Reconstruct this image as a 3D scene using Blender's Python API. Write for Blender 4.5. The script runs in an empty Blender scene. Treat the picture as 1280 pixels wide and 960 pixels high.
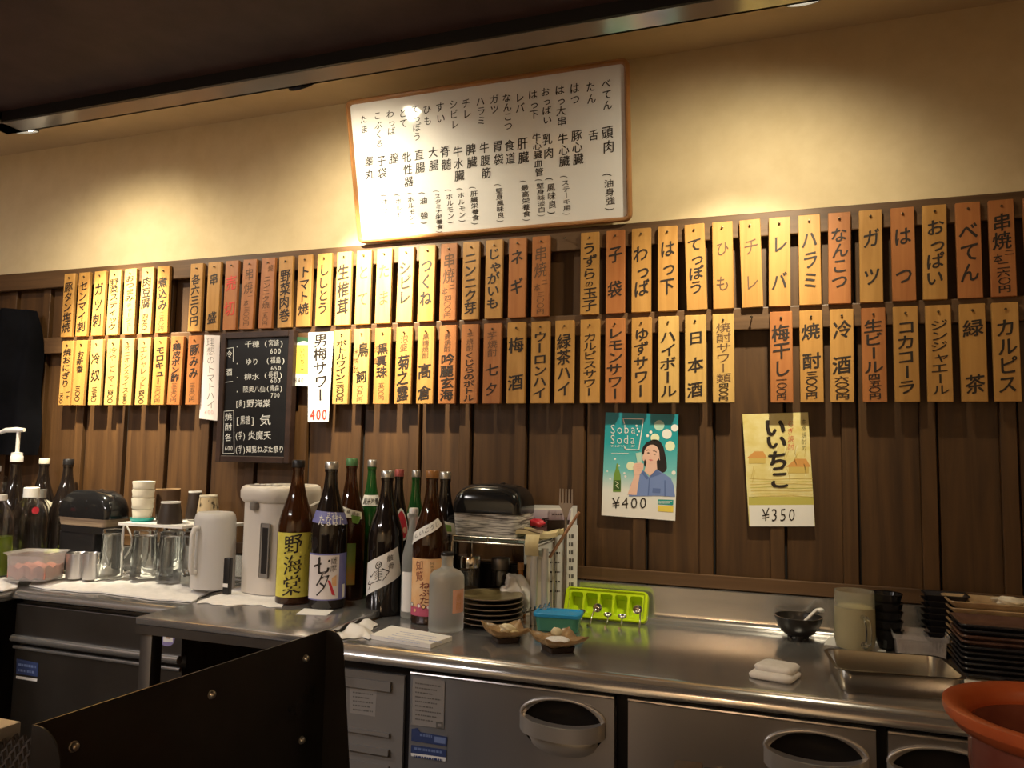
import bpy, bmesh, math, random
import numpy as np
from mathutils import Vector, Matrix

# ---------------------------------------------------------------- camera, world, exposure, lights
SC = bpy.context.scene
COL = SC.collection
F, CX, CY = 970.0, 640.0, 480.0          # focal length in pixels for a 1280x960 picture
def _n(v):
    v = np.array(v, float); return v / np.linalg.norm(v)
AX = -_n([(-2090 - CX) / F, (515 - CY) / F, 1])
AU = _n([(860 - CX) / F, (-11000 - CY) / F, 1]); AU = _n(AU - AX * (AU @ AX))
AY = np.cross(AU, AX)
BASIS = np.array([AX, AY, AU])
CAM = np.array([0.0, -2.09, 1.28])
cd = bpy.data.cameras.new('camera'); cam = bpy.data.objects.new('camera', cd); COL.objects.link(cam)
cd.sensor_width = 36.0; cd.lens = 36.0 * F / 1280.0; cd.clip_start = 0.02
R3 = BASIS @ np.diag([1, -1, -1])
cam.matrix_world = Matrix([[*R3[0], CAM[0]], [*R3[1], CAM[1]], [*R3[2], CAM[2]], [0, 0, 0, 1]])
SC.camera = cam

SC.view_settings.view_transform = 'Standard'
try: SC.view_settings.look = 'None'
except Exception: pass
SC.view_settings.gamma = 1.0
SC.view_settings.use_curve_mapping = False
SC.view_settings.exposure = 0.0

W = bpy.data.worlds.new('world'); SC.world = W; W.use_nodes = True
W.node_tree.nodes['Background'].inputs[0].default_value = (1.0, 0.8, 0.62, 1)
W.node_tree.nodes['Background'].inputs[1].default_value = 0.01

SPOT_COL = (1.0, 0.88, 0.62)
ROOM_COL = (1.0, 0.93, 0.89)
# (x, y, z of the lens) , point aimed at, watts, cone degrees, blend
# lens position, point aimed at, core (watts, cone), spill (watts, cone)
SPOTS = [((-2.133, -0.467, 2.20), (-2.14, 0.0, 1.42), (215.0, 57), (23.0, 140)),
         ((-1.161, -0.471, 2.20), (-1.18, 0.0, 1.66), (205.0, 54), (20.0, 140)),
         ((0.038, -0.473, 2.20), (-0.17, 0.0, 1.53), (54.0, 62), (15.0, 145))]
WARM = (1.0, 0.66, 0.38)
ROOM_LAMPS = [(-2.7, -1.7, 18.0, ROOM_COL), (-2.5, -3.0, 18.0, ROOM_COL), (-1.73, -3.0, 28.0, ROOM_COL), (-.52, -3.0, 30.0, ROOM_COL), (.1, -3.1, 11.0, ROOM_COL), (1.3, -2.2, 3.0, WARM), (-0.4, -4.0, 14.0, WARM)]  # unseen; the two beside the hood added to light the wall past it

# ---------------------------------------------------------------- pixel -> real plane
def ray(px, py): return BASIS @ _n([(px - CX) / F, (py - CY) / F, 1])
def on_plane(px, py, o, n):
    d = ray(px, py); n = np.array(n, float); t = (np.array(o, float) - CAM) @ n / (d @ n); return Vector(CAM + d * t)
def on_y(px, py, y): return on_plane(px, py, (0, y, 0), (0, 1, 0))
def on_z(px, py, z): return on_plane(px, py, (0, 0, z), (0, 0, 1))
def base_at(px, py, z, r):                 # centre of a round foot whose nearest point shows at (px, py)
    p = on_z(px, py, z); p.z += .0007; d = Vector((p.x - CAM[0], p.y - CAM[1], 0)).normalized()
    return p + d * r
def height_to(p, py, px=None):             # z at which the vertical through p reaches picture row py
    lo, hi = p.z, p.z + 2
    for _ in range(40):
        m = (lo + hi) / 2
        c = BASIS.T @ (np.array([p.x, p.y, m]) - CAM)
        if c[1] / c[2] * F + CY > py: lo = m
        else: hi = m
    return lo - p.z
def pix_r(p, half):                         # radius of something `half` pixels wide at p
    c = BASIS.T @ (np.array(p[:]) - CAM); return half * c[2] / F
def facing(p): return math.atan2(CAM[1] - p.y, CAM[0] - p.x)

# ---------------------------------------------------------------- materials
def mat(name, col, rough=0.5, metal=0.0, trans=0.0, ior=1.45, spec=0.5, emit=None, estr=0.0, alpha=1.0, coat=0.0):
    m = bpy.data.materials.new(name); m.use_nodes = True
    b = m.node_tree.nodes['Principled BSDF']; I = b.inputs
    I['Base Color'].default_value = (*col, 1); I['Roughness'].default_value = rough; I['Metallic'].default_value = metal
    I['Transmission Weight'].default_value = trans; I['IOR'].default_value = ior
    I['Specular IOR Level'].default_value = spec; I['Alpha'].default_value = alpha; I['Coat Weight'].default_value = coat
    if emit: I['Emission Color'].default_value = (*emit, 1); I['Emission Strength'].default_value = estr
    return m
def nodes(m): return m.node_tree.nodes, m.node_tree.links, m.node_tree.nodes['Principled BSDF']
def noise_col(m, c1, c2, scale=(4, 4, 4), detail=5, rough=0.6, lo=0.3, hi=0.7, bump=0.0, per_obj=False, dist=0.0, rvar=None):
    """two-tone procedural colour with optional bump, in object space"""
    N, L, b = nodes(m)
    tc = N.new('ShaderNodeTexCoord'); mp = N.new('ShaderNodeMapping'); mp.inputs['Scale'].default_value = scale
    L.new(tc.outputs['Object'], mp.inputs['Vector'])
    if per_obj:
        oi = N.new('ShaderNodeObjectInfo'); ml = N.new('ShaderNodeMath'); ml.operation = 'MULTIPLY'; ml.inputs[1].default_value = 37.0
        L.new(oi.outputs['Random'], ml.inputs[0])
        cb = N.new('ShaderNodeCombineXYZ'); L.new(ml.outputs[0], cb.inputs[0]); L.new(ml.outputs[0], cb.inputs[1]); L.new(ml.outputs[0], cb.inputs[2])
        L.new(cb.outputs[0], mp.inputs['Location'])
    t = N.new('ShaderNodeTexNoise'); t.inputs['Scale'].default_value = 1.0; t.inputs['Detail'].default_value = detail
    t.inputs['Roughness'].default_value = rough; t.inputs['Distortion'].default_value = dist
    L.new(mp.outputs[0], t.inputs['Vector'])
    r = N.new('ShaderNodeValToRGB'); r.color_ramp.elements[0].position = lo; r.color_ramp.elements[1].position = hi
    r.color_ramp.elements[0].color = (*c1, 1); r.color_ramp.elements[1].color = (*c2, 1)
    L.new(t.outputs[0], r.inputs[0]); L.new(r.outputs[0], b.inputs['Base Color'])
    if rvar:
        rr = N.new('ShaderNodeMapRange'); rr.inputs['To Min'].default_value = rvar[0]; rr.inputs['To Max'].default_value = rvar[1]
        L.new(t.outputs[0], rr.inputs[0]); L.new(rr.outputs[0], b.inputs['Roughness'])
    if bump:
        bp = N.new('ShaderNodeBump'); bp.inputs['Strength'].default_value = bump; bp.inputs['Distance'].default_value = 0.002
        L.new(t.outputs[0], bp.inputs['Height']); L.new(bp.outputs[0], b.inputs['Normal'])
    return m

M = {}
M['plaster'] = noise_col(mat('plaster', (.60, .47, .27), .85), (.68, .54, .32), (.75, .61, .38), (14, 14, 14), 8, bump=.25)
M['ceiling'] = noise_col(mat('ceiling', (.55, .42, .25), .9), (.58, .44, .26), (.64, .49, .30), (8, 8, 8), 6, bump=.2)
M['darkwood'] = noise_col(mat('darkwood', (.1, .05, .02), .5), (.036, .0155, .0052), (.102, .048, .0155), (26, 26, 1.6), 6, bump=.25, dist=.6)
M['railwood'] = noise_col(mat('railwood', (.1, .05, .02), .5), (.060, .030, .012), (.14, .072, .03), (1.4, 30, 30), 6, bump=.25, dist=.5)
for i, (a, b) in enumerate([((.38, .185, .044), (.50, .265, .074)), ((.46, .275, .08), (.61, .385, .125)), ((.31, .105, .030), (.42, .165, .050))]):
    M['tag%d' % i] = noise_col(mat('tag%d' % i, a, .42), a, b, (34, 34, 2.6), 5, bump=.12, per_obj=True, dist=.8)
M['ink'] = mat('ink', (.020, .012, .008), .55)
M['faded_ink'] = mat('faded_ink', (.11, .055, .025), .6)
M['red_ink'] = mat('red_ink', (.62, .05, .03), .5)
M['steel'] = noise_col(mat('steel', (.52, .50, .47), .2, .82), (.455, .445, .44), (.495, .485, .48), (1.5, 40, 40), 4, rvar=(.15, .22))
M['steel_v'] = noise_col(mat('steel_v', (.45, .43, .41), .3, .88), (.51, .495, .495), (.54, .525, .525), (6, 6, .8), 3, rvar=(.28, .34))
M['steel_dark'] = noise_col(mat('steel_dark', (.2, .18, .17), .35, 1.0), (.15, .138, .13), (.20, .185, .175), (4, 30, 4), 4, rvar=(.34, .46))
M['chrome'] = mat('chrome', (.72, .70, .67), .12, 1.0)
M['black'] = mat('black', (.012, .011, .012), .35)
M['black_gloss'] = mat('black_gloss', (.010, .010, .011), .12)
M['black_matte'] = mat('black_matte', (.010, .009, .009), .8)
M['nail'] = mat('nail', (.10, .075, .05), .35, 1.0)
M['white_board'] = mat('white_board', (.86, .84, .82), .07)
M['frame_wood'] = noise_col(mat('frame_wood', (.3, .13, .05), .3), (.27, .115, .035), (.40, .19, .065), (8, 8, 8), 4)
M['paper'] = mat('paper', (.80, .78, .74), .6)
M['white'] = mat('white', (.78, .76, .73), .4)
M['cloth'] = noise_col(mat('cloth', (.8, .77, .73), .9), (.74, .71, .68), (.84, .81, .78), (60, 60, 60), 3, bump=.3)
M['cream'] = mat('cream', (.74, .68, .55), .35)
M['thermos'] = mat('thermos', (.66, .61, .55), .32)
M['chalkboard'] = noise_col(mat('chalkboard', (.012, .012, .013), .35), (.005, .005, .0055), (.011, .011, .012), (9, 9, 9), 5)
M['chalk'] = mat('chalk', (.78, .78, .74), .9)
M['teal'] = mat('teal', (.01, .30, .27), .3)
M['brown_glass'] = mat('brown_glass', (.085, .027, .008), .05, 0, .7, 1.5)
M['dark_glass'] = mat('dark_glass', (.010, .007, .006), .06, 0, 0.0, 1.5, coat=.3)
M['green_glass'] = mat('green_glass', (.02, .12, .025), .06, 0, .45, 1.5)
M['clear_glass'] = mat('clear_glass', (.93, .95, .95), .03, 0, 1.0, 1.45)
M['frosted'] = mat('frosted', (.86, .88, .85), .36, 0, .80, 1.3)
M['frosted_plastic'] = mat('frosted_plastic', (.82, .79, .76), .40, 0, .45, 1.3)
M['clear_plastic'] = mat('clear_plastic', (.97, .97, .96), .05, 0, 1.0, 1.25)
M['water'] = mat('water', (.9, .92, .9), .12, 0, .85, 1.33)
M['cap_silver'] = mat('cap_silver', (.60, .60, .58), .3, .9)
M['cap_red'] = mat('cap_red', (.42, .10, .09), .4, .3)
M['cap_green'] = mat('cap_green', (.10, .24, .10), .4, .3)
M['floor'] = noise_col(mat('floor', (.10, .08, .07), .6), (.06, .05, .045), (.11, .095, .085), (3, 3, 3), 5)

# ---------------------------------------------------------------- mesh helpers
class G:
    def __init__(s): s.b = bmesh.new()
    def face(s, pts, mi=0):
        try:
            f = s.b.faces.new([s.b.verts.new(p) for p in pts]); f.material_index = mi; return f
        except ValueError: return None
    def box(s, x0, x1, y0, y1, z0, z1, bev=0.0, mi=0, seg=2, rot=None, at=None):
        vs = [s.b.verts.new((x, y, z)) for x in (x0, x1) for y in (y0, y1) for z in (z0, z1)]
        ix = [(0, 1, 3, 2), (4, 6, 7, 5), (0, 4, 5, 1), (2, 3, 7, 6), (0, 2, 6, 4), (1, 5, 7, 3)]
        fs = [s.b.faces.new([vs[i] for i in q]) for q in ix]
        for f in fs: f.material_index = mi
        if bev > 0:
            es = list({e for f in fs for e in f.edges})
            r = bmesh.ops.bevel(s.b, geom=es, offset=bev, segments=seg, affect='EDGES', profile=.5)
            for f in r['faces']: f.material_index = mi
            vs = list({v for f in r['faces'] for v in f.verts} | {v for v in vs if v.is_valid})
        if rot is not None or at is not None:
            T = (Matrix.Translation(at) if at is not None else Matrix()) @ (rot.to_4x4() if rot is not None else Matrix())
            bmesh.ops.transform(s.b, matrix=T, verts=vs)
        return s
    def lathe(s, prof, seg=32, c=(0, 0, 0), mi=0, sx=1, sy=1, M4=None):
        rings = []
        for r, z in prof:
            if r < 1e-6: pts = [(0, 0, z)]
            else: pts = [(r * sx * math.cos(2 * math.pi * k / seg), r * sy * math.sin(2 * math.pi * k / seg), z) for k in range(seg)]
            ring = []
            for p in pts:
                v = Vector(p)
                if M4 is not None: v = M4 @ v
                ring.append(s.b.verts.new(v + Vector(c)))
            rings.append(ring)
        for a, b in zip(rings, rings[1:]):
            for k in range(seg):
                k2 = (k + 1) % seg
                q = [a[k % len(a)], a[k2 % len(a)], b[k2 % len(b)], b[k % len(b)]]
                u = []
                for v in q:
                    if v not in u: u.append(v)
                if len(u) > 2:
                    try: s.b.faces.new(u).material_index = mi
                    except ValueError: pass
        return s
    def tube(s, pts, r, seg=8, mi=0, flat=1.0):
        pts = [Vector(p) for p in pts]; rings = []
        up = None
        for i, p in enumerate(pts):
            t = (pts[min(i + 1, len(pts) - 1)] - pts[max(i - 1, 0)]).normalized()
            if up is None:
                up = Vector((0, 0, 1)) if abs(t.z) < .9 else Vector((1, 0, 0))
            a = t.cross(up).normalized(); up = a.cross(t).normalized()
            rr = r[i] if isinstance(r, (list, tuple)) else r
            rings.append([s.b.verts.new(p + a * rr * math.cos(2 * math.pi * k / seg) + up * rr * flat * math.sin(2 * math.pi * k / seg)) for k in range(seg)])
        for A, B in zip(rings, rings[1:]):
            for k in range(seg): s.b.faces.new([A[k], A[(k + 1) % seg], B[(k + 1) % seg], B[k]]).material_index = mi
        s.b.faces.new(rings[0][::-1]).material_index = mi; s.b.faces.new(rings[-1]).material_index = mi
        return s
    def prism(s, poly, fn, d0, d1, mi=0):     # poly in 2-D; fn(u, v, d) -> point
        a = [s.b.verts.new(fn(u, v, d0)) for u, v in poly]; b = [s.b.verts.new(fn(u, v, d1)) for u, v in poly]
        n = len(poly)
        s.b.faces.new(a[::-1]).material_index = mi; s.b.faces.new(b).material_index = mi
        for k in range(n): s.b.faces.new([a[k], a[(k + 1) % n], b[(k + 1) % n], b[k]]).material_index = mi
        return s
    def grid(s, nu, nv, fn, mi=0):            # fn(u, v) with u, v in 0..1
        V = [[s.b.verts.new(fn(i / nu, j / nv)) for i in range(nu + 1)] for j in range(nv + 1)]
        for j in range(nv):
            for i in range(nu): s.b.faces.new([V[j][i], V[j][i + 1], V[j + 1][i + 1], V[j + 1][i]]).material_index = mi
        return s
    def sheet(s, nu, nv, fn, th, mi=0):       # a grid with thickness along z
        top = [[s.b.verts.new(fn(i / nu, j / nv)) for i in range(nu + 1)] for j in range(nv + 1)]
        bot = [[s.b.verts.new(Vector(fn(i / nu, j / nv)) - Vector((0, 0, th))) for i in range(nu + 1)] for j in range(nv + 1)]
        F_ = s.b.faces.new
        for j in range(nv):
            for i in range(nu):
                F_([top[j][i], top[j][i + 1], top[j + 1][i + 1], top[j + 1][i]]).material_index = mi
                F_([bot[j][i], bot[j + 1][i], bot[j + 1][i + 1], bot[j][i + 1]]).material_index = mi
        for i in range(nu):
            F_([bot[0][i], bot[0][i + 1], top[0][i + 1], top[0][i]]).material_index = mi
            F_([top[nv][i], top[nv][i + 1], bot[nv][i + 1], bot[nv][i]]).material_index = mi
        for j in range(nv):
            F_([top[j][0], top[j + 1][0], bot[j + 1][0], bot[j][0]]).material_index = mi
            F_([bot[j][nu], bot[j + 1][nu], top[j + 1][nu], top[j][nu]]).material_index = mi
        return s
    def build(s, name, mats, parent=None, smooth=35, fix=True):
        if fix: bmesh.ops.recalc_face_normals(s.b, faces=s.b.faces[:])
        me = bpy.data.meshes.new(name); s.b.to_mesh(me); s.b.free()
        for m in (mats if isinstance(mats, (list, tuple)) else [mats]): me.materials.append(M[m] if isinstance(m, str) else m)
        if smooth:
            me.shade_smooth(); me.set_sharp_from_angle(angle=math.radians(smooth))
        o = bpy.data.objects.new(name, me); COL.objects.link(o)
        if parent is not None: o.parent = parent
        return o

def tag(o, label, cat, group=None, kind=None):
    o['label'] = label; o['category'] = cat
    if group: o['group'] = group
    if kind: o['kind'] = kind
    return o
def thing(name, label, cat, loc=(0, 0, 0), rz=0.0, group=None):
    o = bpy.data.objects.new(name, None); COL.objects.link(o); o.empty_display_size = .05
    o.location = loc; o.rotation_euler = (0, 0, rz)
    return tag(o, label, cat, group)
def struct(o): o['kind'] = 'structure'; return o
def dup(root, loc, rz=0.0, label=None, rot=None):
    r = root.copy(); COL.objects.link(r); r.location = loc; r.rotation_euler = rot if rot else (0, 0, rz)
    if label: r['label'] = label
    for ch in root.children:
        c = ch.copy(); COL.objects.link(c); c.parent = r
        for g in ch.children:
            d = g.copy(); COL.objects.link(d); d.parent = c
    return r

# ---------------------------------------------------------------- lettering (the built-in typeface, bent into brush strokes)
_fc = bpy.data.curves.new('type', 'FONT'); _fo = bpy.data.objects.new('type', _fc); COL.objects.link(_fo)
_fc.resolution_u = 2; _fc.align_x = 'CENTER'
_GL = {}
def glyph(ch, bold):
    k = (ch, bold)
    if k not in _GL:
        _fc.offset = bold; _fc.body = ch; bpy.context.view_layer.update()
        me = bpy.data.meshes.new_from_object(_fo.evaluated_get(bpy.context.evaluated_depsgraph_get()))
        _GL[k] = ([(v.co.x, v.co.y - .38) for v in me.vertices], [tuple(p.vertices) for p in me.polygons])
        bpy.data.meshes.remove(me)
    return _GL[k]
RND = random.Random(7)
def put(g, ch, u, v, w, h, fn, mi=0, bold=0.0, slant=0.10, rot=0.0, vert=True):
    if ch in ' \u3000': return
    if vert and ch in '\u30fc-': rot += math.pi / 2; slant = 0.0
    if vert and ch in '()（）': rot -= math.pi / 2; slant = 0.0
    if bold > .008:                           # a heavier brush: the same stroke laid down several times
        k = bold * .75; c0 = Vector(fn(u, v)); st = w * .2
        nn = (Vector(fn(u + st, v)) - c0).cross(Vector(fn(u, v + st)) - c0).normalized()
        for i, (dx, dy) in enumerate(((-k, -k * .4), (k, k * .4), (0, k * .6), (0, -k * .6))):
            put(g, ch, u + dx * w, v + dy * h, w, h, lambda a, b, i=i: Vector(fn(a, b)) + nn * (.00012 * i), mi, 0.0, slant, rot, False)
        return
    vs, fs = glyph(ch, 0.0 if bold > 0 else bold); c, s = math.cos(rot), math.sin(rot)
    out = []
    for x, y in vs:
        y2 = y + slant * x
        a, b = x * c - y2 * s, x * s + y2 * c
        out.append(g.b.verts.new(fn(u + a * w, v + b * h)))
    for f in fs:
        try: g.b.faces.new([out[i] for i in f]).material_index = mi
        except ValueError: pass
SMALL = '\u3063\u30c3\u3083\u3085\u3087\u30e3\u30e5\u30e7'
def column(g, text, u, v0, v1, size, fn, mi=0, bold=.02, slant=.10, jit=.03, asp=1.12):
    """characters of text one under the other, from v0 (top) to v1 (bottom)"""
    n = len(text); p = (v0 - v1) / n
    h = min(p * 1.02, size * asp)
    for i, ch in enumerate(text):
        du = size * .12 if ch in SMALL else 0
        put(g, ch, u + du + RND.uniform(-jit, jit) * size, v0 - (i + .5) * p, size, h, fn, mi, bold, slant + RND.uniform(-.03, .03))
def row(g, text, u0, u1, v, h, fn, mi=0, bold=.01, slant=0.0, asp=None):
    n = len(text); p = (u1 - u0) / n
    for i, ch in enumerate(text):
        put(g, ch, u0 + (i + .5) * p, v, p * 1.6 if ord(ch) < 256 else p, h, fn, mi, bold, slant, 0, False)

# ---------------------------------------------------------------- the setting
X0, X1, Y0, CZ = -3.3, 1.75, -4.3, 2.39
struct(G().box(X0 - .1, X1 + .1, Y0 - .1, .25, -.1, 0).build('floor', 'floor', smooth=0))
struct(G().box(X0 - .1, X1 + .1, Y0 - .1, .25, CZ, CZ + .1).build('ceiling', 'ceiling', smooth=0))
struct(G().box(X0 - .1, X1 + .1, .012, .12, 0, CZ).build('wall_back', 'plaster', smooth=0))
struct(G().box(X0 - .1, X0, Y0, .012, 0, CZ).build('wall_left', 'darkwood', smooth=0))
struct(G().box(X1, X1 + .1, Y0, .012, 0, CZ).build('wall_right', 'plaster', smooth=0))
struct(G().box(X0, X1, Y0 - .1, Y0, 0, CZ).build('wall_front', 'plaster', smooth=0))

# wainscot: wide boards with a narrow proud strip beside each dark joint
g = G()
JO = [-3.22, -3.05, -2.88, -2.71, -2.54, -2.345, -2.158, -1.975, -1.795, -1.612, -1.42, -1.225, -1.03, -.866, -.697, -.528, -.359, -.185, -.012, .157, .330, .496, .665, .835, 1.005, 1.175, 1.345, 1.515, 1.70]
g.box(X0, X1, .002, .011, .02, 1.90, mi=1)
for a, b in zip(JO, JO[1:]):
    g.box(a + .006, b - .034, -.004, .004, .02, 1.90, .0012, 0, 1)
    g.box(b - .034, b, -.016, .004, .02, 1.90, .0015, 0, 1)
struct(g.build('trim_1', ['darkwood', 'black_matte'], smooth=0))
struct(G().box(X0, X1, -.036, -.0165, 1.838, 1.902, .003).build('trim_2', 'railwood', smooth=0))
struct(G().box(X0, X1, -.036, -.0165, 1.597, 1.655, .003).build('trim_3', 'railwood', smooth=0))
struct(G().box(X0, X1, -.026, -.0165, .938, .972, .002).build('baseboard_back', 'railwood', smooth=0))

# ---------------------------------------------------------------- ceiling spotlights over the plaques
LAMP_TXT = ['small black ceiling spotlight above the far left menu plaques, mostly hidden by the hood rim',
            'small black ceiling spotlight peeking below the hood rim left of the whiteboard',
            'small black ceiling spotlight with lit lens at the top edge, right of the hood']
M['lens'] = mat('lens', (.9, .85, .7), .3, emit=(1, .88, .62), estr=60)
def spotlight(pos, aim, core, spill, label):
    t = thing('ceiling_spotlight', label, 'spotlight', (pos[0], pos[1], CZ), 0, 'ceiling spotlights')
    d = pos[2] - CZ
    tl = (Vector(aim) - Vector(pos)).normalized()
    q = Matrix.Rotation(math.radians(44 if -1.5 < pos[0] < -.5 else 18), 4, 'X')
    G().lathe([(0, 0), (.030, 0), (.030, -.012), (.008, -.016), (.008, d + .085), (0, d + .085)], 20).build('stem', 'black', t)
    T = Matrix.Translation((0, 0, d)) @ q
    G().lathe([(0, .10), (.020, .098), (.034, .085), (.036, .0), (.033, .0), (.031, .012), (0, .014)], 24, M4=T).build('housing', 'black', t)
    G().lathe([(0, .006), (.029, .006), (.029, .011), (0, .011)], 24, M4=T).build('lens', 'lens', t)
    for watts, cone in (core, spill):
        ld = bpy.data.lights.new('spot', 'SPOT'); lo = bpy.data.objects.new('spot', ld); COL.objects.link(lo)
        ld.energy = watts; ld.color = SPOT_COL; ld.spot_size = math.radians(cone); ld.spot_blend = 1.0; ld.shadow_soft_size = .018
        lo.parent = t; lo.location = Vector((0, 0, d)) + tl * .012
        lo.rotation_euler = tl.to_track_quat('-Z', 'Y').to_euler()
for (p, a, c, s_), l in zip(SPOTS, LAMP_TXT): spotlight(p, a, c, s_, l)
for x, y, w, c in ROOM_LAMPS:
    ld = bpy.data.lights.new('room_lamp', 'AREA'); lo = bpy.data.objects.new('room_lamp', ld); COL.objects.link(lo)
    ld.shape = 'DISK'; ld.size = .16; ld.energy = w; ld.color = c; lo.location = (x, y, CZ - .02)

# ---------------------------------------------------------------- the hood overhead
t = thing('range_hood', 'dark steel range hood overhead with a shiny lower rim, cutting off the top left', 'range hood', (0, -1.6, 1.85))
HX0, HX1 = -1.365, .75
g = G()      # rim flange, a shallow channel
g.box(HX0, HX1, .474, .514, 0, .004); g.box(HX0, HX1, .510, .514, 0, .10)
g.box(HX0, HX0 + .04, -.95, .514, 0, .004); g.box(HX1 - .04, HX1, -.95, .514, 0, .004); g.box(HX0, HX1, -.95, -.91, 0, .004)
M['rim_steel'] = mat('rim_steel', (.74, .68, .58), .13, .65)
g.build('rim', 'rim_steel', t, 0)
g = G(); g.box(HX0, HX1, .505, .5095, .0045, .54); g.box(HX0, HX0 + .005, -.95, .505, .0045, .54); g.box(HX1 - .005, HX1, -.95, .505, .0045, .54); g.box(HX0, HX1, -.95, -.945, .0045, .54)
g.build('shell', 'steel_dark', t, 0)
M['hood_inside'] = noise_col(mat('hood_inside', (.05, .03, .03), .55), (.060, .031, .027), (.095, .050, .042), (18, 18, 18), 6)
g = G(); g.box(HX0 + .006, HX1 - .006, -.94, .472, .020, .025)
g.build('inner_panel', 'hood_inside', t, 0)
g = G(); g.box(HX0 + .042, HX1 - .042, .469, .4735, .0005, .0195); g.build('inner_lip', 'black', t, 0)  # coloured black to hold the shadow on the lip

# ---------------------------------------------------------------- stainless worktops and what is under them
CT = .85            # worktop height
TT = .868           # loose table height
def worktop_profile(yf, yb=-.045, roll=.038, back=.936):
    pr = [(yb - .024, CT)]
    for k in range(0, 7):
        a = math.pi / 2 * k / 6; pr.append((yf + roll * (1 - math.sin(a)), CT - roll * (1 - math.cos(a))))
    pr += [(yf, CT - roll - .001), (yf + .006, CT - roll - .001), (yf + .006, CT - roll + .002), (yf + .03, CT - .026), (yb - .024, CT - .026)]
    return pr
def upstand_profile(yb=-.045, back=.936):
    pr = [(-.0275, back), (yb, back), (yb, CT + .022)]
    for k in range(1, 6):
        a = math.pi / 2 * k / 5; pr.append((yb - .022 * (1 - math.cos(a)), CT + .022 * (1 - math.sin(a))))
    return pr + [(yb - .022, CT - .03), (-.0275, CT - .03)]
def extrude_x(g, prof, xa, xb, mi=0): g.prism(prof, lambda u, v, d: Vector((d, u, v)), xa, xb, mi); return g

def brushed(m, amount):
    N, L, b = nodes(m); tn = N.new('ShaderNodeTangent'); tn.direction_type = 'RADIAL'; tn.axis = 'Z'
    L.new(tn.outputs[0], b.inputs['Tangent']); b.inputs['Anisotropic'].default_value = amount; b.inputs['Anisotropic Rotation'].default_value = .25
brushed(M['steel_v'], .6)
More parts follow.
